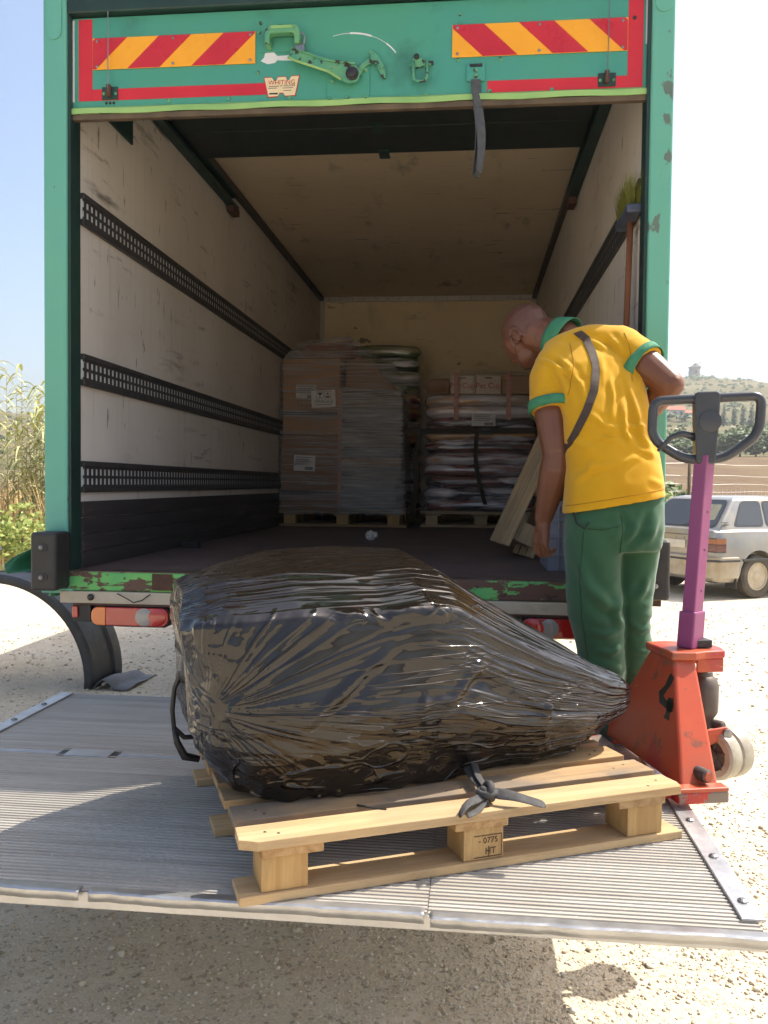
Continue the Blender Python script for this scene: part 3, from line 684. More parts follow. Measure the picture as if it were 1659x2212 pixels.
for k, (c, h) in enumerate(cols):
    m = paint('sack_print', c, tuple(q*.75 for q in c), 5, .45, stretch=(1, 1, 5), dirt=tuple(q*.5 for q in c), dirt_t=.55)
    x1 = -.600 - (.035 if k == 0 else .0)
    sp('sack', MB().box((-1.105, FY+.004+.004*(k % 2), z), (x1, FY+.78, z+h-.004)), m, bevel=.022, seg=3); z += h
# slumped carton on top and the creased film roof over it
sp('slumped_carton', MB().add([(-1.50, FY+.05, 2.575), (-1.02, FY+.05, 2.575), (-1.02, FY+.7, 2.575), (-1.50, FY+.7, 2.575), (-1.45, FY+.12, 2.71), (-1.05, FY+.1, 2.735), (-1.04, FY+.6, 2.72), (-1.45, FY+.6, 2.70)],
    [(0, 3, 2, 1), (4, 5, 6, 7), (0, 1, 5, 4), (1, 2, 6, 5), (2, 3, 7, 6), (3, 0, 4, 7)]), paint('red_brown_card', srgb(132, 74, 50), srgb(112, 62, 44), 5, .7), bevel=.015)
sp('slumped_carton', MB().add([(-1.105, FY+.06, 2.29), (-.64, FY+.06, 2.29), (-.62, FY+.7, 2.29), (-1.105, FY+.7, 2.29), (-1.10, FY+.14, 2.66), (-.90, FY+.12, 2.56), (-.88, FY+.6, 2.56), (-1.10, FY+.6, 2.64)],
    [(0, 3, 2, 1), (4, 5, 6, 7), (0, 1, 5, 4), (1, 2, 6, 5), (2, 3, 7, 6), (3, 0, 4, 7)]), M_card2, bevel=.02)
def film_shell(outline, y0, y1, n_extra=6, amp=.012, seed=0):
    """Closed shell over an x-z outline, extruded in y, with creases."""
    pts = []
    for i in range(len(outline)-1):
        (x0, z0), (x1, z1) = outline[i], outline[i+1]
        k = max(2, int(math.hypot(x1-x0, z1-z0)/.035))
        for j in range(k): pts.append((x0+(x1-x0)*j/k, z0+(z1-z0)*j/k))
    pts.append(outline[-1])
    def dp_(x, y, z): return amp*(noise.noise(Vector((x*4+seed, y*4, z*14)))+.6*noise.noise(Vector((x*9, y*9+seed, z*40))))
    cx = sum(p[0] for p in pts)/len(pts); cz = 1.9
    mb = MB()
    ysf = [y0+(y1-y0)*u for u in np.linspace(0, 1, 14)]
    mb.grid([[(x, y, zz+abs(dp_(x, y, zz))) if zz > 2.2 else (x+dp_(x, y, zz)*.6, y, zz) for (x, zz) in pts] for y in ysf])
    # front sheet
    xs_ = np.linspace(outline[0][0], outline[-1][0], 36)
    def top(x):
        best = outline[0][1]
        for i in range(len(outline)-1):
            (a, za), (b, zb) = outline[i], outline[i+1]
            if min(a, b)-1e-6 <= x <= max(a, b)+1e-6 and abs(b-a) > 1e-6: best = max(best, za+(zb-za)*(x-a)/(b-a))
        return best
    rows = []
    for u in np.linspace(0, 1, 48): rows.append([(x, y0-.008+dp_(x, y0, outline[0][1]+(top(x)-outline[0][1])*u), outline[0][1]+(top(x)-outline[0][1])*u) for x in xs_])
    mb.grid(rows); return mb
ol = [(-1.668, 1.225), (-1.668, 1.9), (-1.655, 2.52), (-1.60, 2.60), (-1.49, 2.715), (-1.05, 2.755), (-.86, 2.60), (-.66, 2.50), (-.575, 2.30), (-.575, 1.5), (-.555, 1.225)]
sp('film_wrap', film_shell(ol, FY-.012, FY+.82, amp=.010), M_film, smooth=True, fix=False)
ol2 = [(-1.112, 1.24), (-1.112, 2.31), (-.62, 2.29), (-.585, 2.2), (-.575, 1.24)]
sp('film_wrap', film_shell(ol2, FY-.030, FY+.80, amp=.012, seed=9), M_film2, smooth=True, fix=False)
def plabel(parent, x0, z0, x1, z1, y, rot=0, lines=4, bar=True):
    cx, cz = (x0+x1)/2, (z0+z1)/2
    Mx = Matrix.Translation((cx, y, cz)) @ Matrix.Rotation(rot, 4, 'Y')
    w, h = (x1-x0)/2, (z1-z0)/2
    o = obj('paper_label', MB().box((-w, -.0015, -h), (w, 0, h), 0, Mx), M_paper, parent)
    mb = MB()
    for k in range(lines): mb.box((-w*.85, -.0022, h*.7-k*h*.28), (w*(.7-.2*(k % 2)), -.0016, h*.7-k*h*.28+h*.08), 0, Mx)
    if bar:
        for k in range(14): mb.box((w*.05+k*w*.055, -.0022, -h*.85), (w*.05+k*w*.055+w*.03*(1+(k*7 % 3)/3), -.0016, -h*.45), 0, Mx)
    tag(obj('label_print', mb, M_print, o), kind='stuff'); return o
plabel(cB, -1.515, 2.215, -1.335, 2.345, FY-.016, 0); plabel(cA, -1.53, 1.60, -1.345, 1.735, FY-.020, .03)
fr = obj('paper_label', MB().box((-.105, -.0015, -.073), (.105, 0, .073), 0, Matrix.Translation((-1.275, FY-.024, 2.22)) @ Matrix.Rotation(-.06, 4, 'Y')), M_paper, cB)
text_mesh('FRAGILE', .042, M_print, facing(-1.268, FY-.0265, 2.197, (0, -1, 0)), parent=fr)
mb = MB()
for cx in (-1.305, -1.238):
    for a, b, c_, d_ in ((-.03, -.03, .03, -.027), (-.03, .027, .03, .03), (-.03, -.03, -.027, .03), (.027, -.03, .03, .03)):
        mb.box((cx+a, FY-.0268, 2.254+b), (cx+c_, FY-.0262, 2.254+d_))
mb.prism([(-1.327, 2.274), (-1.283, 2.274), (-1.29, 2.256), (-1.302, 2.25), (-1.302, 2.236), (-1.292, 2.23), (-1.318, 2.23), (-1.308, 2.236), (-1.308, 2.25), (-1.32, 2.256)], FY-.0268, FY-.0262)
mb.prism([(-1.238, 2.276), (-1.226, 2.264), (-1.238, 2.252), (-1.25, 2.264)], FY-.0268, FY-.0262)
mb.prism([(-1.262, 2.256), (-1.25, 2.244), (-1.226, 2.244), (-1.214, 2.256), (-1.22, 2.236), (-1.23, 2.229), (-1.246, 2.229), (-1.256, 2.236)], FY-.0268, FY-.0262)
mb.box((-1.345, FY-.0268, 2.170), (-1.20, FY-.0262, 2.174))
tag(obj('fragile_symbols', mb, M_print, fr), kind='stuff')
mb = MB()
for cx in (-1.47, -1.395):
    for a, b, c_, d_ in ((-.032, -.032, .032, -.029), (-.032, .029, .032, .032), (-.032, -.032, -.029, .032), (.029, -.032, .032, .032)):
        mb.box((cx+a, FY-.001, 2.165+b), (cx+c_, FY+.004, 2.165+d_))
    mb.prism([(cx-.016, 2.165), (cx, 2.18), (cx+.016, 2.165), (cx+.002, 2.167), (cx+.002, 2.148), (cx-.002, 2.148), (cx-.002, 2.167)], FY-.001, FY+.004)
tag(obj('handling_symbols', mb, M_print, cB), kind='stuff')

# sacks in glossy film: a rounded slab per layer
def sack_mat(name, a, b, c3):
    t = NT(name); co = t.co((1.3, 1.3, 13))
    c = t.mix(t.ramp(t.noise(co, 1.0, 4, .6, .5), [(.42, 0), (.58, 1)]), a, b)
    c = t.mix(t.ramp(t.noise(t.co((1.6, 1.6, 9), loc=(5, 1, 3)), 1.2, 3, .5), [(.54, 0), (.62, 1)]), c, c3)
    return t.set(color=c, rough=.16, spec=1.0, coat=1.0, coatr=.06, normal=t.bump(t.noise(t.co((1.5, 1.5, 30)), 1.2, 4, .55, .4), .4, .03))
def sack_layer(x0, x1, y0, y1, z0, z1, seed, bul=.045):
    rows = []; n = 64
    cx, cy = (x0+x1)/2, (y0+y1)/2; hx, hy = (x1-x0)/2, (y1-y0)/2
    for k in range(9):
        u = k/8; w = math.sin(u*math.pi)**.55
        ring = []
        for j in range(n):
            a = 2*math.pi*j/n; ca, sa = math.cos(a), math.sin(a)
            e = .16
            x = math.copysign(abs(ca)**(e*2), ca); y = math.copysign(abs(sa)**(e*2), sa)
            d = .012*noise.noise(Vector((x*3+seed, y*3, u*2+seed))) - bul*(1-w)
            zz = z0+(z1-z0)*u + .014*noise.noise(Vector((x*2.2, y*2.2+seed*3, seed)))
            ring.append((cx+x*(hx+d), cy+y*(hy+d), zz))
        rows.append(ring)
    mb = MB().grid(rows, closed_u=True); mb.f += [list(range(n)), [8*n+j for j in range(n-1, -1, -1)]]; mb.m += [0, 0]
    return mb
FR = 7.4
make_pallet('wooden_pallet', 'dark shadowed wooden pallet under the glossy wrapped sacks in the truck', Matrix.Translation((-.44, FR-.02, ZF+.001)), L=1.04, Wd=.9, nails=False, mats=(M_old, M_oldY, M_old))
sk = thing('wrapped_sack_stack', 'glossy film-wrapped stack of sacks topped by two white printed cartons', 'sack stack', (.08, FR+.4, 1.262))
LAV = srgb(222, 216, 224); NAV = srgb(44, 38, 50); MAR = srgb(130, 60, 50); OCH = srgb(206, 150, 76)  # LAV lightened: white film glints painted into the sack colour
pal = [(NAV, LAV, MAR), (LAV, NAV, NAV), (NAV, MAR, LAV), (LAV, MAR, NAV), (MAR, LAV, OCH), (NAV, MAR, LAV), (OCH, MAR, LAV), (MAR, NAV, LAV), (LAV, OCH, srgb(120, 96, 76)), (srgb(170, 150, 130), LAV, OCH)]
zz = 1.262
for k in range(10):
    h = .102
    obj('sack', sack_layer(-.425, .575, FR, FR+.85, zz, zz+h+.006, k*1.7), sack_mat('glossy_sack', *pal[k]), sk, smooth=True, fix=True); zz += h
def carton_print(x0, x1, z0, z1, txt):
    c = obj('printed_carton', MB().box((x0, FR+.03, z0), (x1, FR+.35, z1)), paint('white_carton', srgb(206, 190, 172), srgb(192, 172, 150), 8, .55), sk, bevel=.006)
    text_mesh(txt, .066, M_inkred, facing((x0+x1)/2, FR+.027, (z0+z1)/2-.012, (0, -1, 0)), parent=c, extrude=.001)
    obj('small_print', MB().box(((x0+x1)/2-.03, FR+.0265, z1-.030), ((x0+x1)/2+.03, FR+.0285, z1-.020)), M_print, c)
carton_print(-.195, .015, 2.290, 2.452, 'Pet Cup'); carton_print(.025, .245, 2.288, 2.452, 'Pet Cup')
obj('carton', MB().box((.25, FR+.04, 2.29), (.54, FR+.4, 2.45)), M_card, sk, bevel=.008); obj('carton', MB().box((-.40, FR+.06, 2.29), (-.20, FR+.5, 2.43)), M_card2, sk, bevel=.03)
for x in (-.14, .31):
    tb = obj('printed_tape', MB().box((x-.022, FR-.014, 2.06), (x+.022, FR-.010, 2.47)), paint('red_print_tape', srgb(188, 150, 130), srgb(170, 84, 76), 40, .5, stretch=(1, 1, 1)), sk)
plabel(sk, -.005, 2.005, .20, 2.115, FR-.018, 0)
ol = [(-.44, 1.235), (-.44, 2.30), (-.40, 2.42), (-.28, 2.485), (.06, 2.50), (.45, 2.47), (.585, 2.40), (.59, 1.235)]
obj('film_wrap', film_shell(ol, FR-.022, FR+.88, amp=.009, seed=4), film_mat('stretch_film_clear', lo=.02, hi=.20, scale=(2, 2, 60)), sk, smooth=True, fix=False)
# stack behind
bk = thing('wrapped_sack_stack', 'tall film-wrapped stack with green top standing behind the brown cartons', 'sack stack', (-.75, 8.7, 1.262))
make_pallet('wooden_pallet', 'wooden pallet hidden behind the carton pallet, under the green-topped stack', Matrix.Translation((-1.30, 8.26, ZF+.001)), L=.80, Wd=.9, nails=False, mats=(M_old, M_oldY, M_old))
GRN = srgb(62, 86, 48); cols = [(NAV, LAV, MAR)]*4+[(LAV, NAV, GRN), (MAR, OCH, LAV), (NAV, LAV, GRN), (MAR, OCH, LAV), (OCH, LAV, MAR), (LAV, srgb(150, 150, 110), GRN), (srgb(160, 156, 120), LAV, GRN), (GRN, srgb(170, 170, 130), LAV), (srgb(160, 160, 124), GRN, GRN)]
zz = 1.262
for k in range(13):
    obj('sack', sack_layer(-1.28, -.508, 8.27, 9.12, zz, zz+.128, 20+k*1.3), sack_mat('glossy_sack', *cols[k]), bk, smooth=True); zz += .1225
# webbing strap across the sacks with its buckle and hanging tail
M_strap = paint('dark_strap', srgb(70, 62, 48), srgb(56, 50, 40), 30, .8, bump=.3, bscale=200)
ws = thing('load_strap', 'dark webbing strap with a buckle pulled across the wrapped sacks', 'strap', (-.46, FR-.05, 1.262))
obj('webbing', ribbon([(x, FR-.045-.01*math.sin(i), 1.962+.012*x) for i, x in enumerate(np.linspace(-.62, .64, 14))], .024, [(0, 0, 1)]*14), M_strap, ws, solid=.004)
obj('webbing', ribbon([(-.47+.01*math.sin(i*1.1)-.03*(u), FR-.06+.02*u, 1.99-.76*u) for i, u in enumerate(np.linspace(0, 1, 12))], .024, [(1, .3, 0)]*12), M_strap, ws, solid=.004)
obj('strap_tail', ribbon([(.045-.02*math.sin(u*4)+.06*u*u, FR-.062-.008*math.sin(u*9), 1.955-.63*u) for u in np.linspace(0, 1, 18)], .018, [(1, .2*math.sin(i), 0) for i in range(18)]), M_strap, ws, solid=.003)
bu = obj('buckle', MB().box((.065, FR-.075, 1.932), (.175, FR-.05, 1.996)).box((.08, FR-.09, 1.955), (.16, FR-.074, 1.99)), M_black, ws, bevel=.004)

# ------------------------------------------------------------------ small things in the cargo space
ca, sa = math.cos(R(65.5)), math.sin(R(65.5))
Ml = Matrix(((ca, 0, -sa, .325), (0, 1, 0, 4.36), (sa, 0, ca, ZF+.004), (0, 0, 0, 1)))
Ml = Matrix.Translation((.325, 4.36, 0)) @ Matrix.Rotation(R(13), 4, 'Z') @ Matrix.Translation((-.325, -4.36, 0)) @ Ml
make_pallet('wooden_pallet', 'weathered pallet stood on end, leaning against the right cargo wall', Ml, L=.74, Wd=.34, H=.165, nb=3, bw=.095, mats=(M_old, M_oldY, M_old), nails=False)
# grey plastic crate
M_crate = paint('grey_crate_plastic', srgb(128, 130, 142), srgb(112, 114, 126), 10, .5)
cr = thing('plastic_crate', 'grey ribbed plastic crate standing on the truck floor beside the worker', 'crate', (.5, 3.95, ZF))
X0, X1, Ya, Yb, Za, Zb = .338, .64, 3.75, 4.15, ZF+.003, 1.425
for (a, b) in (((X0, Ya, Za), (X1, Ya+.006, Zb)), ((X0, Yb-.006, Za), (X1, Yb, Zb)), ((X0, Ya+.0065, Za), (X0+.006, Yb-.0065, Zb)), ((X1-.006, Ya+.0065, Za), (X1, Yb-.0065, Zb))): obj('side_panel', MB().box(a, b), M_crate, cr)
obj('base', MB().box((X0+.0065, Ya+.0065, Za), (X1-.0065, Yb-.0065, Za+.006)), M_crate, cr)
for x in (X0+.045, X0+.1, X0+.155, X0+.21, X0+.265): obj('rib', MB().box((x-.004, Ya-.010, Za+.004), (x+.004, Ya-.0004, Zb-.004)), M_crate, cr, bevel=.001)
for z in (Za+.07, Za+.15, Za+.225, Zb-.012): obj('rib', MB().box((X0-.006, Ya-.012, z-.005), (X1+.006, Ya-.0006, z+.005)), M_crate, cr, bevel=.001)
for z in [Za+.02+.026*k for k in range(10)]:
    obj('drain_hole', MB().lathe([(.008, 0), (.008, .001)], (X0+.073+.012*((int(z*1000)) % 2), Ya-.0005, z), (0, -1, 0), 8), M_black, cr)
# crumpled paper and the dark scrap on the floor
def crumple(r, seed, M, mat, sc=(1, 1, .7)):
    bm = bmesh.new(); bmesh.ops.create_icosphere(bm, subdivisions=3, radius=r)
    for v in bm.verts:
        n = v.co.normalized(); q = n*2.3+Vector((seed, seed, 0))
        d = noise.voronoi(q*1.6)[0]; v.co = Vector((v.co.x*sc[0], v.co.y*sc[1], v.co.z*sc[2]))*(.65+.55*(d[1]-d[0])+.25*noise.noise(q*2))
    zmin = min(v.co.z for v in bm.verts)
    for v in bm.verts: v.co.z -= zmin
    me = bpy.data.meshes.new('crumple'); bm.to_mesh(me); bm.free(); me.transform(M); me.materials.append(mat); return me
tag(obj('paper_ball', crumple(.055, 3, Matrix.Translation((-.655, 5.55, ZF+.001)), M_paper), None), 'crumpled white paper ball on the dark truck floor', 'paper')
tag(obj('plastic_scrap', MB().box((-1.63, 4.62, ZF+.001), (-1.53, 4.67, ZF+.035)).box((-1.615, 4.615, ZF+.0355), (-1.59, 4.65, ZF+.05)).box((-1.56, 4.618, ZF+.0355), (-1.535, 4.655, ZF+.045)), M_black, bevel=.003), 'small black plastic scrap on the truck floor near the kick boards', 'scrap')
# broom, bristles up
br = thing('broom', 'upturned broom with yellow-green bristles against the right cargo wall', 'broom', (.628, 3.56, ZF))
obj('handle', MB().tube([(.600, 3.62, ZF+.002), (.622, 3.59, 1.9), (.632, 3.565, 2.60)], .0125, 8), wood_mat('broom_handle', srgb(150, 96, 66), srgb(128, 80, 54), srgb(130, 90, 66), 2, .3), br, smooth=True)
obj('head', MB().box((.592, 3.43, 2.575), (.652, 3.70, 2.612)), paint('broom_head', srgb(84, 92, 110), srgb(60, 66, 84), 9, .5), br, bevel=.01)
mb = MB(); rng = random.Random(4)
for k in range(420):
    x = .597+.05*rng.random(); y = 3.435+.26*rng.random(); dx = (x-.622)*.6+rng.uniform(-.012, .012); dy = (y-3.565)*.22+rng.uniform(-.014, .014); h = .12+.02*rng.random()
    mb.add([(x-.0012, y, 2.612), (x+.0012, y+.001, 2.612), (x+dx, y+dy, 2.612+h)], [(0, 1, 2)]); mb.add([(x, y-.0015, 2.612), (x, y+.0015, 2.612), (x+dx, y+dy, 2.612+h)], [(0, 1, 2)])
tag(obj('bristles', mb, paint('bristle', srgb(150, 150, 62), srgb(118, 118, 48), 30, .7), br, fix=False), kind='stuff')
# folded cardboard leaning on the right wall
cd = thing('cardboard_sheets', 'folded brown cardboard sheets leaning on the right cargo wall behind the worker', 'cardboard', (.55, 4.6, ZF))
for k in range(3):
    obj('sheet', MB().add([(.40+.02*k, 4.45+.05*k, ZF+.002), (.40+.02*k, 4.95+.05*k, ZF+.002), (.585+.016*k, 4.95+.05*k, 2.10+.04*k), (.585+.016*k, 4.45+.05*k, 2.06+.03*k)], [(0, 1, 2, 3)]), M_card, cd, solid=.006)
# ------------------------------------------------------------------ pallet on the lift, wrapped load
PA = math.atan2(.4275, .904)
MP = Matrix.Translation((-.48, 1.746, PZ+.0005)) @ Matrix.Rotation(PA, 4, 'Z')
pallet = make_pallet('wooden_pallet', 'pale wooden pallet under the black wrapped load on the tail lift', MP, L=1.15, Wd=.87, H=.14, nb=7, bw=.094, chamfer=True, rng=random.Random(11))
mid = [o for o in pallet.children if o.name.startswith('block')]
# heat-treatment stamp on the middle front block
def pst(s, t, z): return MP @ Vector((s, t, z))
stampM = MP @ facing(.602+.052-.0, .0112, .060, (0, -1, 0))
best = min(mid, key=lambda o: abs(sum(v.co.x for v in o.data.vertices)/8-.6)+5*abs(sum(v.co.y for v in o.data.vertices)/8-.05))
M_stamp = paint('stamp_ink', srgb(88, 62, 40), None, 60, .8)
bx_c = sum(v.co.x for v in best.data.vertices)/8
text_mesh('- 0775', .020, M_stamp, MP @ facing(bx_c+.012, .0115, .066, (0, -1, 0)), 'stamp', best)
text_mesh('HT', .022, M_stamp, MP @ facing(bx_c+.018, .0115, .040, (0, -1, 0)), 'stamp', best)
fm = MP @ facing(bx_c+.01, .0115, .052, (0, -1, 0))
mb = MB()
for a, b in (((-.036, .026), (.038, .028)), ((-.036, -.026), (.038, -.024)), ((.0365, -.026), (.038, .028)), ((.002, -.026), (.0035, 0))): mb.box((a[0], a[1], 0), (b[0], b[1], .0008), 0, fm)
tag(obj('stamp', mb, M_stamp, best), kind='stuff')

def lerp(a, b, u): return tuple(x+(y-x)*u for x, y in zip(a, b))
#      s     front-bottom  front-mid    shoulder      top-front    top-rear     back-mid    back-bottom
SEC = [(-.070, (.36, .78), (.29, .97), (.260, 1.140), (.38, 1.222), (.60, 1.225), (.68, 1.0), (.60, .78)),
       (-.035, (.28, .740), (.195, .96), (.195, 1.162), (.35, 1.246), (.63, 1.245), (.74, 1.0), (.70, .75)),
       (.05, (.215, .727), (.140, .95), (.160, 1.172), (.335, 1.258), (.66, 1.268), (.80, 1.0), (.78, .727)),
       (.17, (.200, .727), (.122, .94), (.150, 1.182), (.330, 1.274), (.70, 1.298), (.84, 1.0), (.82, .727)),
       (.38, (.200, .727), (.122, .94), (.155, 1.178), (.330, 1.274), (.71, 1.308), (.85, 1.0), (.83, .727)),
       (.50, (.208, .727), (.128, .93), (.155, 1.196), (.330, 1.278), (.68, 1.305), (.84, 1.0), (.82, .727)),
       (.59, (.230, .727), (.142, .92), (.168, 1.176), (.330, 1.264), (.66, 1.300), (.83, .98), (.80, .727)),
       (.72, (.272, .727), (.168, .88), (.188, 1.105), (.330, 1.182), (.65, 1.205), (.80, .95), (.78, .727)),
       (.86, (.276, .730), (.192, .86), (.208, 1.036), (.335, 1.104), (.62, 1.108), (.76, .90), (.74, .73)),
       (1.00, (.298, .742), (.224, .85), (.232, .980), (.345, 1.027), (.56, 1.022), (.70, .87), (.66, .74)),
       (1.10, (.345, .765), (.262, .835), (.260, .935), (.35, .966), (.50, .962), (.60, .85), (.56, .76)),
       (1.18, (.360, .800), (.300, .845), (.292, .912), (.36, .935), (.45, .930), (.50, .86), (.48, .80)),
       (1.205, (.365, .812), (.318, .85), (.312, .905), (.37, .925), (.44, .92), (.48, .865), (.46, .81))]
NS, NV = 340, 300
CH = [0, .21, .42, .56, .72, .86, 1.0]           # where the section corners fall along the wrap
def sec_at(s):
    for i in range(len(SEC)-1):
        if SEC[i][0] <= s <= SEC[i+1][0]+1e-9:
            u = (s-SEC[i][0])/(SEC[i+1][0]-SEC[i][0]); return [lerp(a, b, u) for a, b in zip(SEC[i][1:], SEC[i+1][1:])]
    return list(SEC[-1][1:])
def ridged(v): return 1-abs(noise.noise(v))*2
P = np.zeros((NS, NV, 3))
S = np.linspace(-.070, 1.205, NS)
for i, s in enumerate(S):
    q = sec_at(s)
    for j in range(NV):
        w = j/(NV-1)
        for k in range(6):
            if w <= CH[k+1]+1e-9:
                u = (w-CH[k])/(CH[k+1]-CH[k]); P[i, j] = (s, *lerp(q[k], q[k+1], u)); break
# round the corners a little: smooth along both directions
for _ in range(5):
    Q = P.copy(); Q[:, 1:-1] = .25*P[:, :-2]+.5*P[:, 1:-1]+.25*P[:, 2:]; P = Q.copy(); Q[1:-1] = .25*P[:-2]+.5*P[1:-1]+.25*P[2:]; P = Q
dS = np.gradient(P, axis=0); dV = np.gradient(P, axis=1); Nn = np.cross(dV, dS); Nn /= np.linalg.norm(Nn, axis=2, keepdims=True)+1e-9
if Nn[NS//2, int(.2*NV)][1] > 0: Nn = -Nn
D = np.zeros((NS, NV))
def sm(a, b, x): x = min(1, max(0, (x-a)/(b-a))); return x*x*(3-2*x)
for i, s in enumerate(S):
    for j in range(NV):
        w = j/(NV-1); pz = P[i, j, 2]
        right = sm(.45, .8, s); low = 1-sm(.74, .93, pz); left = 1-sm(-.03, .10, s); top = sm(.42, .5, w)
        front = (1-sm(.40, .46, w))
        # long tension lines running into the gathered right end
        fan = w
        wob = .35*noise.noise(Vector((s*2, fan*5, 1)))
        a = ridged(Vector((s*1.1, fan*30+wob, 2.0))); b = ridged(Vector((s*1.6, fan*78+wob, 7.0))); c2 = ridged(Vector((s*2.0, fan*150, 9.0)))
        up = sm(.26, .36, w)
        d = (.0032*a+.0022*b*(.3+.7*up)+.0010*c2*up)*(.10+.95*right)*(1-sm(1.12, 1.2, s)*.5) + .0009*b*top*(1-right)
        # diagonal pulls fanning from the left gather (s~0, z~.98)
        if s < .62 and front > 0 and pz > .80:
            ang = math.atan2(pz-.965, s+.045); rr = math.hypot(pz-.965, s+.045)
            c = ridged(Vector((ang*9.5, rr*1.4, 11)))+.5*ridged(Vector((ang*24, rr*2, 15)))
            d += .0020*c*(1-sm(.28, .60, rr))*front*(.35+.65*sm(.02, .12, rr))
        # horizontal bands across the lower front
        bnd = math.exp(-((pz-.86)/.06)**2)
        d += .0042*bnd*ridged(Vector((s*2.2, pz*26+.6*noise.noise(Vector((s*3, pz*6, 0))), 21)))*front
        # big soft dents
        d += .003*noise.noise(Vector((s*4.5, P[i, j, 1]*4.5, pz*5.5)))*(1-.5*top)
        # a few sharp folds on the front
        for (fs, fz, ln, an, h) in ((.30, 1.03, .13, .62, .012), (.24, .975, .10, .55, .010), (.60, 1.0, .09, .75, .014), (.66, 1.015, .07, -.1, .010), (.86, .90, .05, 1.4, .014), (.90, .915, .08, .4, .012), (.80, .93, .10, -.5, .010), (.47, .95, .035, 1.2, .012), (.52, .955, .06, .1, .010), (.12, 1.10, .07, .9, .009)):
            du = (s-fs)*math.cos(an)+(pz-fz)*math.sin(an); dv = -(s-fs)*math.sin(an)+(pz-fz)*math.cos(an)
            if front > .2 and abs(du) < ln and abs(dv) < .06:
                e = (1-(du/ln)**2)
                d += .6*h*e*max(0, 1-abs(dv)/.020)*front - .4*h*e*math.exp(-((dv+.026)/.018)**2)*front
        # crumpled foil: low skirt, left end, gathered tip, the torn shoulder
        sh = math.exp(-((w-.415)/.016)**2)*sm(.20, .26, s)*(1-sm(.52, .60, s))
        tip = sm(1.04, 1.12, s)*(1-top)
        k = min(1, low*(1-.4*right)+left*.75+sh*.7+tip*.2)
        if k > .02:
            y_ = P[i, j, 1]
            for sc, am, dx, dz in ((6, .020, .5, .9), (11, .012, -.8, .6), (21, .006, .7, -.7)):
                q = Vector(((s+dx*pz*.5)*sc, y_*sc+sc, (pz*1.5+dz*s*.5)*sc))
                d += .7*k*am*(.42-abs(noise.noise(q))*1.6)
        D[i, j] = d
P += Nn*D[..., None]
ATT_W = np.zeros((NS, NV, 3)); ATT_F = np.zeros((NS, NV, 3)); ATT_M = np.zeros((NS, NV, 3))
for i, s in enumerate(S):
    for j in range(NV):
        w = j/(NV-1); pz = P[i, j, 2]; front = 1-sm(.40, .46, w); top = sm(.42, .5, w)
        ang = math.atan2(pz-.965, s+.045); rr = math.hypot(pz-.965, s+.045)
        ATT_W[i, j] = (s, w, pz); ATT_F[i, j] = (ang, rr, 0)
        low = 1-sm(.76, .90, pz); left = 1-sm(-.03, .08, s)
        ATT_M[i, j] = (max(sm(.42, .8, s), .6*top)*(1-.5*low), front*(1-sm(.30, .62, rr))*sm(.03, .10, rr)*(1-low), min(1, low+left*.8+math.exp(-((w-.415)/.016)**2)*sm(.2, .26, s)*(1-sm(.52, .6, s))))
# the left end leans in towards its foot and bulges above
for i in range(NS):
    for j in range(NV):
        s_, z_ = P[i, j, 0], P[i, j, 2]; k = 1-sm(-.02, .22, s_)
        P[i, j, 0] += k*(.060*(1-sm(.73, .90, z_))-.028*math.exp(-((z_-1.15)/.09)**2))
P[..., 2] = np.maximum(P[..., 2], .1405+PZ+.0008)
rows = [[tuple(MP.to_3x3() @ Vector((p[0], p[1], 0)) + Vector((-.48, 1.746, p[2]))) for p in r] for r in P]
mb = MB().grid(rows)
# close the two ends and the underside
n0 = len(mb.v)
for row in (0, NS-1):
    c = np.mean(np.array(rows[row]), axis=0); ci = len(mb.v); mb.v.append(tuple(c))
    for j in range(NV): mb.f.append([row*NV+j, row*NV+(j+1) % NV, ci]); mb.m.append(0)
for i in range(NS-1): mb.f.append([i*NV, i*NV+NV-1, (i+1)*NV+NV-1, (i+1)*NV]); mb.m.append(0)
t = NT('black_stretch_film')
def thin(f, c=.5, w=.07): return t.ramp(f, [(c-w, 0), (c, 1), (c+w, 0)], 'EASE')
mk = t.sep(t.attr('mask'))
def patch(loc, lo=.48, hi=.60, sc=3.0): return t.ramp(t.noise(t.attr('wrap', (sc, sc*1.6, sc), loc), 1, 2, .5), [(lo, 0), (hi, 1)])
r1 = thin(t.noise(t.attr('wrap', (1.2, 20, 0)), 1, 1, .4, .15), .5, .05); r2 = thin(t.noise(t.attr('wrap', (2.0, 52, 0), (3, 1, 0)), 1, 1, .4, .15), .5, .07)
r3 = thin(t.noise(t.attr('fan', (5.0, 1.0, 0)), 1, 1, .4, .15), .5, .045); r4 = thin(t.noise(t.attr('fan', (12, 1.5, 0), (5, 2, 0)), 1, 1, .4, .15), .5, .06)
bn = thin(t.noise(t.attr('wrap', (2.0, 0, 22), (7, 0, 2)), 1, 2, .5, .4), .5, .035)
cr1 = thin(t.noise(t.co((5, 5, 7)), 1, 1, .4, .5), .5, .035); cr2 = thin(t.noise(t.co((11, 11, 14), loc=(2, 1, 4)), 1, 1, .4, .5), .5, .04)
M3 = lambda a, b: t.math('MULTIPLY', a, b)
A3 = lambda a, b: t.math('ADD', a, b)
hh = A3(M3(mk[0], A3(M3(r1, .8), M3(M3(r2, .55), patch((1, 2, 3), .42, .52)))), M3(mk[1], A3(M3(M3(r3, .65), patch((2, 6, 1), .40, .52)), M3(M3(r4, .4), patch((4, 2, 1))))))
hh = A3(hh, M3(mk[2], A3(M3(cr1, 1.0), M3(M3(cr2, .6), patch((9, 2, 5))))))
hh = A3(hh, M3(M3(bn, .5), patch((3, 8, 5), .5, .6)))
hl_ = t.noise(t.co((4, 4, 4)), 1.2, 2, .5, .3)
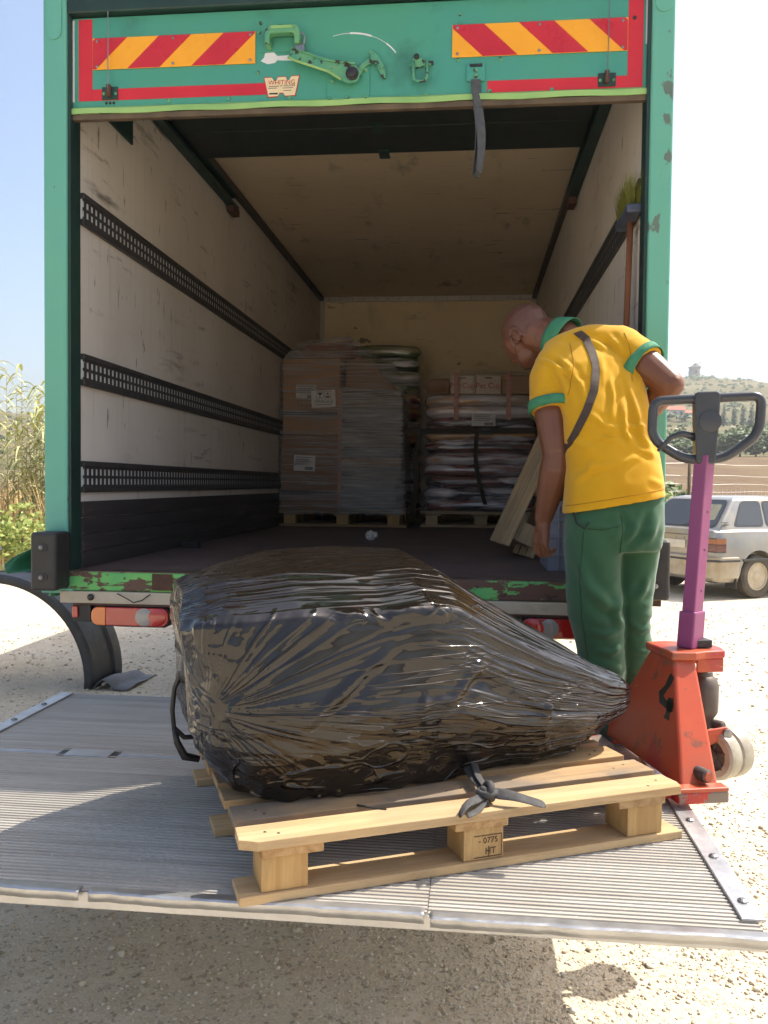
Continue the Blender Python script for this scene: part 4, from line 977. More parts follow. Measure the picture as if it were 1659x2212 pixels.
M_wrap = t.set(color=(.010, .0075, .006), rough=.03, spec=.58, ior=1.5, normal=t.bump(hh, .95, .0048, t.bump(hl_, .10, .02)))
wl_ = thing('wrapped_load', 'big black film-wrapped load on the pallet on the tail lift', 'wrapped load', (-.1, 2.2, PZ+.14))
wrap = obj('film_wrap', mb, M_wrap, wl_, smooth='auto', fix=True, angle=24)
n_extra = len(wrap.data.vertices)-NS*NV
for nm, arr in (('wrap', ATT_W), ('fan', ATT_F), ('mask', ATT_M)): add_attr(wrap.data, nm, np.concatenate([arr.reshape(-1, 3), np.zeros((n_extra, 3))]))
# grey strap knotted at the front
M_cord = paint('grey_cord', srgb(72, 70, 68), srgb(52, 50, 50), 40, .75, bump=.4, bscale=300)
cord = thing('tie_strap', 'knotted dark grey strap hanging from the black load onto the pallet', 'strap', tuple(pst(.60, .05, .14)))
def wl3(l): return [pst(*p) for p in l]
def rib2(l, w, ax, **k): return obj('strap_tail', ribbon(wl3(l), w, [MP.to_3x3() @ Vector(a) for a in ax]), M_cord, cord, solid=.004, smooth=True, sub=1)
rib2([(.655, .265, .175), (.64, .23, .172), (.625, .16, .165), (.615, .10, .170), (.610, .065, .172)], .016, [(1, 0, .2)]*5)
rib2([(.675, .27, .180), (.655, .22, .176), (.632, .15, .170), (.617, .09, .174), (.610, .06, .176)], .012, [(1, 0, -.3)]*5)
kn = MB()
for r, ph, zz_ in ((.017, 0, 0), (.015, 1.2, .006), (.014, 2.2, -.004)):
    kn.tube([pst(.608+r*math.cos(a)*math.cos(ph)*1.2, .048+r*math.sin(a), .168+zz_+r*math.cos(a)*math.sin(ph)) for a in np.linspace(0, 2*math.pi, 14)[:-1]], .0095, 8, closed=True)
tag(obj('knot', kn, M_cord, cord, smooth=True))
rib2([(.60, .045, .166), (.57, .028, .160), (.54, .010, .166), (.515, -.012, .160), (.50, -.022, .146)], .015, [(.3, .8, .5), (.1, .9, .4), (0, 1, .1), (.1, 1, 0), (.2, 1, 0)])
rib2([(.605, .04, .160), (.58, .015, .148), (.55, -.006, .1455), (.52, -.02, .145)], .012, [(.2, 1, .2)]*4)
rib2([(.615, .045, .166), (.64, .02, .170), (.665, .0, .168), (.695, -.020, .160), (.725, -.032, .152)], .017, [(.3, .8, .6), (.3, .8, .6), (.3, .9, .4), (.3, .9, .3), (.3, .9, .3)])
obj('strap_tail', ribbon([pst(*p) for p in ((.30, .13, .1425), (.335, .10, .1425), (.36, .085, .1425))], .004, [MP.to_3x3() @ Vector((.3, 1, 0))]*3), M_black, cord, solid=.002)
# black cord loop at the load's left side, its end on the lift deck
lc = thing('cord_loop', 'black cord looping out at the left side of the wrapped load', 'cord', tuple(pst(-.09, .62, 0)))
obj('cord', MB().tube([pst(*p) for p in ((-.045, .55, .43), (-.070, .56, .40), (-.088, .57, .35), (-.093, .575, .29), (-.088, .58, .24), (-.06, .58, .21), (-.02, .575, .21))], .007, 8), M_black, lc, smooth=True)
obj('cord_end', MB().tube([pst(*p) for p in ((-.088, .58, .24), (-.080, .575, .20), (-.06, .57, .16), (-.02, .57, .148))], [.007, .010, .012, .009], 8), M_black, lc, smooth=True)
# ------------------------------------------------------------------ pallet jack
JA = R(14.5); MJ = Matrix.Translation((.598, 2.460, 0)) @ Matrix.Rotation(JA, 4, 'Z')
t = NT('jack_orange'); co = t.co()
c = t.mix(t.ramp(t.noise(co, 4, 4), [(.35, 0), (.7, 1)]), srgb(188, 80, 42), srgb(174, 66, 38))
f = t.ramp(t.noise(t.co((1, 1, .7), loc=(2.2, .4, 1.3)), 5.5, 7, .6), [(.56, 0), (.60, .85)])
c = t.mix(f, c, srgb(176, 40, 52))
f2 = t.ramp(t.noise(t.co(loc=(7, 3, 2)), 9, 8, .66), [(.575, 0), (.62, .75)]); c = t.mix(f2, c, srgb(104, 70, 52))
c = t.mix(t.ramp(t.noise(t.co((2, 2, 14), loc=(1, 2, 2)), 6, 4), [(.70, 0), (.72, .5)]), c, srgb(226, 190, 160))
c = t.mix(t.ramp(t.noise(t.co((1, 1, 3), loc=(5, 5, 5)), 2.6, 6, .6), [(.46, 0), (.68, .6)]), c, srgb(156, 92, 66))
M_or = t.set(color=c, rough=.38, spec=.5, normal=t.bump(t.noise(co, 30, 4), .08, .004))
M_orw = paint('jack_base_paint', srgb(196, 64, 44), srgb(160, 44, 44), 6, .5, chip=srgb(126, 112, 100), chip_t=.50, chip_s=9)
M_purple = paint('jack_purple', srgb(140, 68, 112), srgb(130, 60, 104), 5, .45, chip=srgb(206, 186, 196), chip_t=.75, chip_s=12)
M_grip = paint('grip_plastic', (.035, .038, .045), (.05, .052, .058), 9, .32)
M_pump = paint('pump_castiron', srgb(78, 72, 68), srgb(62, 58, 56), 10, .5, metal=.3, dirt=srgb(110, 100, 90), dirt_t=.6)
M_nylon = paint('wheel_nylon', srgb(196, 192, 176), srgb(174, 168, 150), 9, .4, dirt=srgb(130, 118, 100), dirt_t=.55)
jk = thing('pallet_jack', 'red-orange pallet jack with purple handle pushed into the pallet', 'pallet jack', M=MJ)
def jp(name, mb, m, parent=None, **k): return obj(name, mb, m, parent or jk, local=True, **k)
# frame: tapering welded shell
zb, zt = .632, .972
B0 = [(.012, 0, zb), (.130, 0, zb), (.130, .56, zb), (.012, .56, zb)]
T0 = [(.088, .205, zt), (.160, .205, zt), (.160, .355, zt), (.088, .355, zt)]
fr = jp('frame', MB().add(B0+T0, [(0, 3, 2, 1), (4, 5, 6, 7), (0, 1, 5, 4), (1, 2, 6, 5), (2, 3, 7, 6), (3, 0, 4, 7)]), M_or, bevel=.010, seg=3)
jp('top_bracket', MB().prism([(.075, .19), (.15, .18), (.19, .195), (.262, .205), (.275, .25), (.275, .32), (.262, .36), (.19, .365), (.15, .38), (.075, .37)], zt-.010, zt+.016, 'xy'), M_or, bevel=.006, seg=3)
jp('bracket_cheek', MB().box((.172, .212, zt-.055), (.262, .222, zt-.0105)), M_or, bevel=.004)
jp('bracket_cheek', MB().box((.172, .338, zt-.055), (.262, .348, zt-.0105)), M_or, bevel=.004)
jp('base_flange', MB().box((-.01, -.03, .597), (.145, .03, .633)), M_orw, bevel=.006)
jp('base_flange', MB().box((-.012, -.034, .632), (.142, .012, .644)), M_or, bevel=.004)
jp('base_flange', MB().box((-.01, .53, .597), (.145, .59, .633)), M_orw, bevel=.006)
for b in (.0, .40):
    f = jp('fork', MB().box((-1.10, b, .604), (-.011, b+.155, .640)), M_orw, bevel=.008)
    jp('load_roller', MB().lathe([(.036, -.03), (.038, -.025), (.038, .025), (.036, .03)], (-.95, b+.078, .6185), (0, 1, 0), 16), M_nylon, f, smooth='auto')
# pivot boss on the side face
nrm = Vector((0, -.86, .51))
bo = Vector((.082, .022, .668))
ax = jp('pivot_boss', MB().lathe([(.020, -.01), (.020, .02), (.0185, .021), (.0185, .034), (.015, .037)], bo, (0.15, -1, .05), 14), M_pump, smooth='auto')
jp('pivot_cap', MB().lathe([(.0135, 0), (.0125, .003)], bo+Vector((.15, -1, .05)).normalized()*.0372, (.15, -1, .05), 14), M_or, ax)
# the painted figure 4 on the load-facing plate (brush strokes)
M_blk = paint('brush_paint', srgb(34, 40, 30), srgb(44, 50, 38), 12, .55)
def on_plate(u, v):   # u across the plate (0 near edge .. 1 far), v up
    p0 = Vector(B0[0]).lerp(Vector(B0[3]), u); p1 = Vector(T0[0]).lerp(Vector(T0[3]), u); return p0.lerp(p1, v)
pn = (Vector(B0[3])-Vector(B0[0])).cross(Vector(T0[0])-Vector(B0[0])).normalized()
if pn.x > 0: pn = -pn
def stroke(pts, w):
    rows = []
    pp = [on_plate(*q) for q in pts]
    for i, p in enumerate(pp):
        t = (pp[min(i+1, len(pp)-1)]-pp[max(i-1, 0)]).normalized(); sd = pn.cross(t)*w*(1+.2*math.sin(i*2.3))
        rows.append([tuple(p+pn*.0012-sd), tuple(p+pn*.0012+sd)])
    return MB().grid(rows)
jp('painted_numeral', stroke([(.05, .84), (.12, .79), (.22, .71), (.32, .64), (.30, .60), (.21, .58), (.12, .575), (.06, .58)], .0135), M_blk, fr)
jp('painted_numeral', stroke([(.10, .65), (.125, .58), (.16, .51), (.18, .46)], .016), M_blk, fr)
jp('scraped_patch', MB().add([(.094, .1905, .938), (.146, .1905, .938), (.146, .1775, .916), (.094, .1775, .916)], [(0, 1, 2, 3)]), paint('bare_metal', srgb(200, 160, 136), srgb(176, 140, 120), 20, .5), fr)
# pump, ram and steering wheels
pm = jp('pump_body', MB().lathe([(.030, .70), (.034, .72), (.034, .755), (.046, .775), (.048, .80), (.048, .860), (.042, .882), (.030, .893), (.028, .905)], (.232, .28, 0), (0, 0, 1), 20), M_pump, smooth='auto')
jp('ram', MB().lathe([(.018, .900), (.018, .945)], (.232, .28, 0), (0, 0, 1), 14), M_steel, pm, smooth='auto')
jp('pump_valve', MB().lathe([(.016, 0), (.016, .03), (.012, .034)], (.262, .262, .738), (.5, -.85, 0), 12), M_pump, pm, smooth='auto')
jp('fork_yoke', MB().box((.205, .245, .655), (.265, .315, .702)), M_pump, pm, bevel=.01)
wa = Vector((-.93, -.37, 0)).normalized()
wc = Vector((.258, .235, .650))
for k, dd in enumerate((.0, .058)):
    c0 = wc - wa*dd
    wh = jp('steer_wheel', MB().lathe([(.050, .026), (.070, .028), (.079, .022), (.081, .012), (.081, -.012), (.079, -.022), (.070, -.028), (.050, -.026)], c0, wa, 32, cap=False), M_nylon, smooth='auto')
    hb = jp('wheel_hub', MB().lathe([(.056, .020), (.020, .016), (.020, .030), (.012, .032)], c0, wa, 24), M_pump, wh, smooth='auto')
    for q in range(6):
        a = q*math.pi/3; e1 = wa.orthogonal().normalized(); e2 = wa.cross(e1); rd = e1*math.cos(a)+e2*math.sin(a)
        jp('hub_spoke', MB().tube([c0+wa*.019+rd*.018, c0+wa*.022+rd*.054], .006, 6), M_pump, wh)
ln = jp('lift_link', MB().prism([(.14, .690), (.16, .665), (.245, .700), (.275, .702), (.288, .716), (.286, .734), (.27, .745), (.245, .742), (.19, .735), (.14, .72)], .200, .212), M_or, bevel=.004)
jp('link_bolt', MB().lathe([(.015, 0), (.015, .008), (.006, .011)], (.270, .200, .725), (0, -1, 0), 12), M_steel, ln, smooth='auto')
# handle: socket, square shaft, loop grip
hyaw = R(20); e = Vector((math.cos(-hyaw), math.sin(-hyaw), 0)); fx = Vector((-e.y, e.x, 0))   # e: across the handle, as the loop lies
hb0 = Vector((.172, .262, .985)); ht0 = Vector((.208, .262, 1.585))
def hbox(z0, z1, w, d, off=0):
    u0 = (z0-hb0.z)/(ht0.z-hb0.z); u1 = (z1-hb0.z)/(ht0.z-hb0.z); c0 = hb0.lerp(ht0, u0); c1 = hb0.lerp(ht0, u1)
    vs = []
    for c in (c0, c1):
        for a, b in ((-w, -d), (w, -d), (w, d), (-w, d)): vs.append(c+e2_*a+f2_*b)
    return MB().add(vs, [(0, 3, 2, 1), (4, 5, 6, 7), (0, 1, 5, 4), (1, 2, 6, 5), (2, 3, 7, 6), (3, 0, 4, 7)])
sy = R(32); e2_ = Vector((math.cos(sy), math.sin(sy), 0)); f2_ = Vector((-math.sin(sy), math.cos(sy), 0))
shaft = jp('handle_shaft', hbox(1.09, 1.60, .027, .022), M_purple, bevel=.004)
for z in (1.42, 1.30, 1.17):
    u = (z-hb0.z)/(ht0.z-hb0.z); c = hb0.lerp(ht0, u)-f2_*.0222+e2_*.004; jp('shaft_hole', MB().lathe([(.0042, 0), (.0042, .0006)], c, -f2_, 8), M_black, shaft)
jp('handle_socket', hbox(.988, 1.105, .034, .028), M_purple, bevel=.005)
jp('socket_hinge', MB().box((.185, .235, .99), (.235, .29, 1.015)), M_black, bevel=.003)
cx_, cz_ = .215, 1.68
def G(u, v, d=0): q = Vector((ht0.x+.0, ht0.y, 0))+e*u+fx*d; return Vector((q.x, q.y, v))
lp_ = []
cor = [(-.158, 1.772, .040), (.166, 1.786, .040), (.160, 1.665, .055), (.058, 1.588, .05), (-.058, 1.584, .05), (-.162, 1.650, .055)]
n = len(cor)
for i in range(n):
    p0, p1, p2 = cor[i-1], cor[i], cor[(i+1) % n]; a = Vector((p1[0], p1[1])); r = p1[2]
    d0 = (Vector(p0[:2])-a).normalized(); d2 = (Vector(p2[:2])-a).normalized()
    s0, s2 = a+d0*r*.8, a+d2*r*.8
    for u in np.linspace(0, 1, 7): q = s0*(1-u)**2+a*2*u*(1-u)+s2*u*u; lp_.append(G(q.x, q.y))
jp('loop_grip', MB().tube(lp_, .0155, 12, closed=True), M_grip, smooth=True)
gm = Vector(G(.008, 1.66))
jp('control_column', MB().prism([(-.028, 1.572), (.030, 1.572), (.038, 1.70), (.040, 1.790), (.032, 1.800), (-.030, 1.798), (-.038, 1.786), (-.036, 1.70)], -.026, .026, 'xz', 0, Matrix.Translation((ht0.x, ht0.y, 0)) @ Matrix.Rotation(-hyaw, 4, 'Z')), M_grip, bevel=.008, seg=3)
jp('control_boss', MB().lathe([(.034, 0), (.034, .004), (.030, .005)], G(.010, 1.705, -.026), -fx, 20), M_grip, smooth='auto')
jp('release_lever', MB().tube([G(-.03, 1.655, -.005), (G(-.07, 1.668, -.012)), G(-.105, 1.655, -.016), G(-.145, 1.612, -.022)], [.013, .011, .009, .005], 8), M_grip, smooth=True)
# ------------------------------------------------------------------ person
def fuse(mb, voxel, it=6, factor=.5):
    me = mb.mesh('tmp', []); fixn(me); o = bpy.data.objects.new('tmp', me); COL.objects.link(o)
    md = o.modifiers.new('r', 'REMESH'); md.mode = 'VOXEL'; md.voxel_size = voxel; md.use_smooth_shade = True
    md = o.modifiers.new('s', 'SMOOTH'); md.iterations = it; md.factor = factor
    out = bpy.data.meshes.new_from_object(o.evaluated_get(bpy.context.evaluated_depsgraph_get()))
    bpy.data.objects.remove(o, do_unlink=True); return out
def chain(mb, pts, rad, n=14, sq=None):
    """Rounded tapering limb through the points."""
    p = [Vector(q) for q in pts]; r = list(rad)
    P_, R_ = [], []
    d = (p[0]-p[1]).normalized(); P_ += [p[0]+d*r[0]*.95, p[0]+d*r[0]*.7]; R_ += [r[0]*.25, r[0]*.7]
    for i in range(len(p)-1):
        k = max(2, int((p[i+1]-p[i]).length/.03))
        for j in range(k): u = j/k; P_.append(p[i].lerp(p[i+1], u)); R_.append(r[i]+(r[i+1]-r[i])*u)
    P_.append(p[-1]); R_.append(r[-1])
    d = (p[-1]-p[-2]).normalized(); P_ += [p[-1]+d*r[-1]*.7, p[-1]+d*r[-1]*.95]; R_ += [r[-1]*.7, r[-1]*.25]
    return mb.tube(P_, R_, n, sq=sq)
def ell(mb, c, ax, rad, n=16):
    """Ellipsoid with axes ax (3 vectors) and radii."""
    rows = []
    c = Vector(c); a, b, d = [Vector(v) for v in ax]
    vs = []; m = 10
    for i in range(1, m):
        th = math.pi*i/m
        for j in range(n):
            ph = 2*math.pi*j/n
            vs.append(c+a*rad[0]*math.sin(th)*math.cos(ph)+b*rad[1]*math.sin(th)*math.sin(ph)+d*rad[2]*math.cos(th))
    fs = [(i*n+j, i*n+(j+1) % n, (i+1)*n+(j+1) % n, (i+1)*n+j) for i in range(m-2) for j in range(n)]
    b0 = len(vs); vs += [c+d*rad[2], c-d*rad[2]]
    fs += [(b0, (j+1) % n, j) for j in range(n)] + [(b0+1, (m-2)*n+j, (m-2)*n+(j+1) % n) for j in range(n)]
    return mb.add(vs, fs)
def rings(mb, specs, n=36, e=.85):
    """specs: (centre, yaw, tilt, half width, half depth); superellipse rings."""
    rows = []
    for c, yaw, tilt, a, b in specs:
        c = Vector(c); w = Vector((math.cos(yaw)*math.cos(tilt), math.sin(yaw)*math.cos(tilt), math.sin(tilt))); d = Vector((-math.sin(yaw), math.cos(yaw), 0))
        ring = []
        for j in range(n):
            t = 2*math.pi*j/n; ct, st = math.cos(t), math.sin(t)
            ring.append(c+w*a*math.copysign(abs(ct)**e, ct)+d*b*math.copysign(abs(st)**e, st))
        rows.append(ring)
    k = len(rows); b0 = len(mb.v)
    mb.grid(rows, closed_u=True)
    mb.f += [[b0+j for j in range(n-1, -1, -1)], [b0+(k-1)*n+j for j in range(n)]]; mb.m += [0, 0]
    return mb
person = thing('person', 'worker in yellow polo shirt and green trousers stooping over the truck sill', 'person', (.52, 3.08, PZ))
hc = Vector((.205, 3.445, 2.105))
hf = Vector((-.50, .58, -.64)).normalized(); hv = Vector((-.36, .32, .88)); hv = (hv-hf*hv.dot(hf)).normalized(); hl = hv.cross(hf)
def H(f, l, v): return hc+hf*f+hl*l+hv*v
body = MB(); HA = (hf, hl, hv)
ell(body, H(-.014, 0, .014), HA, (.108, .085, .098)); ell(body, H(.030, 0, -.015), HA, (.078, .075, .084))
ell(body, H(.040, 0, -.078), HA, (.055, .054, .052)); ell(body, H(.062, 0, -.098), HA, (.030, .034, .026))     # jaw, chin
ell(body, H(.083, 0, .008), HA, (.018, .052, .016)); chain(body, [H(.092, 0, -.005), H(.108, 0, -.038)], [.008, .014], 10)   # brow, nose
ell(body, H(.096, 0, -.043), HA, (.013, .019, .010)); ell(body, H(.088, 0, -.072), HA, (.010, .026, .008)); ell(body, H(.086, 0, -.082), HA, (.010, .022, .008))  # nostrils, lips
for s in (1, -1):
    ell(body, H(.066, s*.036, -.035), HA, (.024, .022, .030))                                                  # cheeks
    for a in np.linspace(-.6, 4.2, 9):                                                                            # ear rim
        ell(body, H(-.012-.021*math.cos(a), s*(.081+.008*math.sin(a*.5)), -.028+.033*math.sin(a)), HA, (.008, .006, .008), 8)
    ell(body, H(-.010, s*.076, -.030), HA, (.018, .006, .026), 10); ell(body, H(.002, s*.078, -.054), HA, (.009, .006, .011), 8)
chain(body, [H(-.030, 0, -.03), (.275, 3.40, 2.085), (.34, 3.35, 2.06), (.42, 3.27, 1.95)], [.078, .078, .082, .09])   # neck
chain(body, [(.43, 3.26, 1.93), (.47, 3.15, 1.75), (.50, 3.09, 1.5), (.50, 3.09, 1.40)], [.11, .11, .11, .11])            # trunk
for x0, x1, yy in ((.44, .478, 3.055), (.575, .605, 3.12)): chain(body, [(x0, yy+.02, 1.38), (x0+.0, yy, 1.08), (x1, yy, .68)], [.06, .045, .035])
LA = [(.300, 3.24, 1.955), (.292, 3.155, 1.75), (.308, 3.115, 1.615), (.292, 3.135, 1.50), (.268, 3.17, 1.375)]
chain(body, LA[:3], [.066, .064, .053]); chain(body, [LA[2], (.305, 3.118, 1.56), LA[3], LA[4]], [.051, .058, .052, .034])
RA = [(.56, 3.22, 2.0), (.625, 3.145, 1.935), (.700, 3.105, 1.862), (.655, 3.20, 1.80), (.615, 3.30, 1.765)]
chain(body, RA[:3], [.066, .062, .050]); chain(body, RA[2:], [.050, .050, .033])
# left hand, hanging half closed; palm faces the thigh
def hand(w, dn, out, th):
    """w wrist, dn along the hand, out across the knuckles (towards the little finger is -out), th palm normal."""
    w, dn, out, th = Vector(w), Vector(dn).normalized(), Vector(out).normalized(), Vector(th).normalized()
    def Q(a, b, c): return w+dn*a+out*b+th*c
    chain(body, [w-dn*.015, Q(.022, 0, 0)], [.029, .028])
    for b in (-.029, -.010, .010, .029): chain(body, [Q(.012, b*.55, 0), Q(.085, b, 0)], [.019, .0145], 10)
    for b, l, cu in ((.033, .92, 1.15), (.011, 1.0, 1.4), (-.011, .95, 1.6), (-.033, .76, 1.75)):
        a0 = Q(.088, b, 0); p = [a0]; ang = .25*cu
        for seg in (.040*l, .026*l, .020*l):
            d = dn*math.cos(ang)+th*math.sin(ang); p.append(p[-1]+d*seg); ang += .62*cu
        chain(body, p, [.0112, .0102, .0094, .0082], 10)
    t0 = Q(.022, .026, .006); t1 = t0+dn*.036+out*.022+th*.014; t2 = t1+dn*.026+out*.008+th*.020; t3 = t2+dn*.018+th*.014-out*.002
    chain(body, [Q(.012, .012, .0), t0, t1, t2, t3], [.018, .017, .0135, .0115, .009], 10)
hand((.268, 3.17, 1.370), (-.10, .02, -1), (-.5, .86, .05), (.86, .5, -.08))
hand((.613, 3.305, 1.764), (-.3, .95, -.1), (-.2, -.1, .95), (-.95, -.3, -.1))
bme = fuse(body, .0042, 4)
t = NT('skin'); co = t.co()
c = t.mix(t.ramp(t.noise(co, 9, 4), [(.3, 0), (.7, 1)]), srgb(118, 74, 50), srgb(104, 63, 43))
c = t.mix(t.ramp(t.noise(t.co(loc=(3, 1, 1)), 60, 3), [(.55, 0), (.75, .25)]), c, srgb(112, 66, 50))
vm = t.n.new('ShaderNodeVectorMath'); vm.operation = 'DISTANCE'; t.l.new(t.tc.outputs['Object'], vm.inputs[0]); vm.inputs[1].default_value = tuple(H(-.050, 0, .045))
stub = t.math('MULTIPLY', t.ramp(vm.outputs['Value'], [(.095, 1), (.135, 0)]), t.ramp(t.noise(co, 420, 2), [(.35, .35), (.6, .75)]))
c = t.mix(stub, c, srgb(80, 54, 44))
M_skin_ = t.set(color=c, rough=t.math('ADD', t.math('MULTIPLY', t.noise(co, 45, 4), .3), .30), spec=.45, sss=.06, normal=t.bump(t.noise(co, 190, 4, .65), .28, .002, t.bump(t.noise(co, 28, 3), .15, .006)))
t.b.inputs['Subsurface Radius'].default_value = (.02, .008, .004); t.b.inputs['Subsurface Scale'].default_value = .3
bme.materials.append(M_skin_); obj('body', bme, None, person)
M_eye = paint('eye_white', (.7, .68, .64), None, 5, .2); M_hair = paint('stubble', srgb(60, 44, 36), None, 200, .7)
for s in (1, -1):
    ey = obj('eye', ell(MB(), H(.083, s*.032, -.012), HA, (.012, .013, .010), 12), M_eye, person, smooth=True)
    obj('brow', MB().tube([H(.094, s*.015, .010), H(.092, s*.034, .015), H(.080, s*.052, .008)], [.004, .005, .003], 6), M_hair, person, smooth=True)
# trousers
tr = MB()
rings(tr, [((.505, 3.065, 1.50), .1, .1, .150, .118), ((.506, 3.062, 1.42), .1, .1, .168, .130), ((.508, 3.058, 1.34), .08, .06, .170, .138), ((.508, 3.06, 1.27), .06, .04, .158, .120)], e=.8)
rings(tr, [((.428, 3.05, 1.38), .1, 0, .094, .125), ((.428, 3.04, 1.30), .1, 0, .096, .118), ((.430, 3.035, 1.20), .1, 0, .092, .106), ((.438, 3.03, 1.10), .1, 0, .092, .098), ((.446, 3.035, 1.05), .1, 0, .091, .096), ((.460, 3.045, .95), .1, 0, .080, .090), ((.474, 3.05, .85), .1, 0, .074, .086), ((.484, 3.055, .70), .1, 0, .066, .080), ((.486, 3.055, .635), .1, 0, .068, .084)], e=.9)
rings(tr, [((.590, 3.115, 1.38), .1, 0, .086, .118), ((.590, 3.115, 1.28), .1, 0, .084, .110), ((.582, 3.115, 1.18), .1, 0, .080, .102), ((.576, 3.11, 1.10), .1, 0, .070, .096), ((.576, 3.115, 1.02), .1, 0, .066, .090), ((.592, 3.125, .90), .1, 0, .064, .084), ((.602, 3.13, .80), .1, 0, .060, .078), ((.610, 3.13, .635), .1, 0, .064, .082)], e=.9)
tme = fuse(tr, .0085, 7)
def pl_dist(x, z, line):
    best = 9; bu = 0; n = len(line)-1
    for k, ((x0, z0), (x1, z1)) in enumerate(zip(line[:-1], line[1:])):
        dx, dz = x1-x0, z1-z0; u = max(0, min(1, ((x-x0)*dx+(z-z0)*dz)/(dx*dx+dz*dz+1e-9)))
        d = math.hypot(x-x0-u*dx, z-z0-u*dz)
        if d < best: best = d; bu = (k+u)/n
    return best, bu
def fold_displace(me, folds, noise_fn):
    nv = [v.normal.copy() for v in me.vertices]
    for v, n in zip(me.vertices, nv):
        d = noise_fn(v.co, n)
        if n.y < .45:
            k = min(1, (.45-n.y)/.6)
            for line, h, w in folds:
                q, u = pl_dist(v.co.x, v.co.z, line)
                if q < w*3.6: d += k*h*(.12+.88*math.sin(math.pi*u)**.7)*(math.exp(-(q/w)**2)-.45*math.exp(-((q-w*2.0)/(w*1.1))**2))
        v.co += n*d
    me.update()
def tnoise(p, n):
    kz = math.exp(-((p.z-1.06)/.10)**2)+.8*math.exp(-((p.z-.88)/.10)**2)
    a = ridged(Vector((p.x*6+p.z*3, p.y*6, p.z*17+3*p.x)))
    b = 1-abs(noise.noise(Vector((p.x*9-p.z*7, p.y*7, p.z*9+p.x*6+5))))*2
    return .0035*a*(.2+kz)+.004*b*(.3+.7*kz)+.004*noise.noise(p*7)+.001*noise.noise(p*30)
TF = [([(.36, 1.26), (.40, 1.16), (.47, 1.09), (.515, 1.075)], .014, .016), ([(.515, 1.12), (.50, 1.06), (.53, 1.0)], .012, .014), ([(.41, 1.0), (.47, .985), (.53, 1.01)], .008, .010), ([(.43, .93), (.49, .92), (.535, .955)], .009, .010),
      ([(.62, 1.18), (.60, 1.13), (.58, 1.10)], .010, .012), ([(.56, 1.02), (.60, .99), (.63, 1.0)], .009, .010), ([(.58, .92), (.62, .91), (.65, .94)], .008, .010), ([(.50, 1.42), (.53, 1.36), (.51, 1.30)], -.010, .012), ([(.60, 1.41), (.57, 1.33), (.52, 1.28)], -.010, .012), ([(.39, 1.37), (.47, 1.355), (.54, 1.38)], .005, .008), ([(.64, 1.40), (.60, 1.30)], .008, .012)]
fold_displace(tme, TF, tnoise)
t = NT('green_twill'); co = t.co()
c = t.mix(t.ramp(t.noise(co, 7, 5), [(.3, 0), (.7, 1)]), srgb(54, 94, 64), srgb(46, 84, 58))
M_trous = t.set(color=c, rough=.8, sheen=.25, spec=.2, normal=t.bump(t.noise(co, 500, 2), .12, .001))
tme.materials.append(M_trous); tro = obj('trousers', tme, None, person)
obj('pocket_shade', MB().tube([(.352, 2.962, 1.405), (.360, 2.94, 1.37), (.385, 2.918, 1.352), (.40, 2.915, 1.375)], .0035, 6), paint('pocket_shadow', (.02, .03, .022), None, 9, .9), tro, smooth=True)  # near-black tube paints the shade along the pocket mouth
# shoes
M_shoe = paint('work_shoe', (.03, .028, .026), (.05, .045, .04), 10, .6)
for x, y in ((.483, 3.07), (.612, 3.15)):
    sh = MB(); chain(sh, [(x, y-.06, PZ+.045), (x+.01, y+.06, PZ+.042), (x+.03, y+.16, PZ+.036)], [.042, .044, .040]); chain(sh, [(x, y-.03, PZ+.06), (x, y-.02, PZ+.11)], [.045, .045])
    for i, p in enumerate(sh.v): sh.v[i] = (p[0], p[1], max(p[2], PZ+.001))
    obj('shoe', sh, M_shoe, person, smooth=True)
# polo shirt
si = MB()
rings(si, [((.500, 3.06, 1.428), .10, .19, .176, .140), ((.501, 3.065, 1.50), .10, .16, .168, .132), ((.500, 3.08, 1.585), .12, .13, .160, .122), ((.478, 3.12, 1.756), .14, .11, .154, .118), ((.455, 3.175, 1.868), .16, .16, .166, .122), ((.435, 3.225, 1.955), .18, .20, .184, .118), ((.420, 3.275, 2.030), .18, .20, .150, .095), ((.395, 3.305, 2.075), .18, .26, .095, .070)], e=.82)
cutL = Vector((.2895, 3.160, 1.765)); nL = (cutL-Vector((.296, 3.21, 1.89))).normalized()
si.tube([(.375, 3.265, 2.0), (.345, 3.262, 1.975), (.318, 3.24, 1.94), (.296, 3.21, 1.89), (.292, 3.185, 1.83), cutL], [.07, .088, .088, .084, .080, .077], 24); chain(si, [(.33, 3.27, 2.0), (.44, 3.26, 2.03), (.55, 3.225, 2.02)], [.07, .075, .072])
cutR = Vector((.628, 3.142, 1.936)); nR = (cutR-Vector((.545, 3.225, 2.0))).normalized()
si.tube([(.52, 3.23, 2.01), (.545, 3.222, 2.000), (.59, 3.185, 1.968), cutR], [.07, .084, .077, .070], 24)
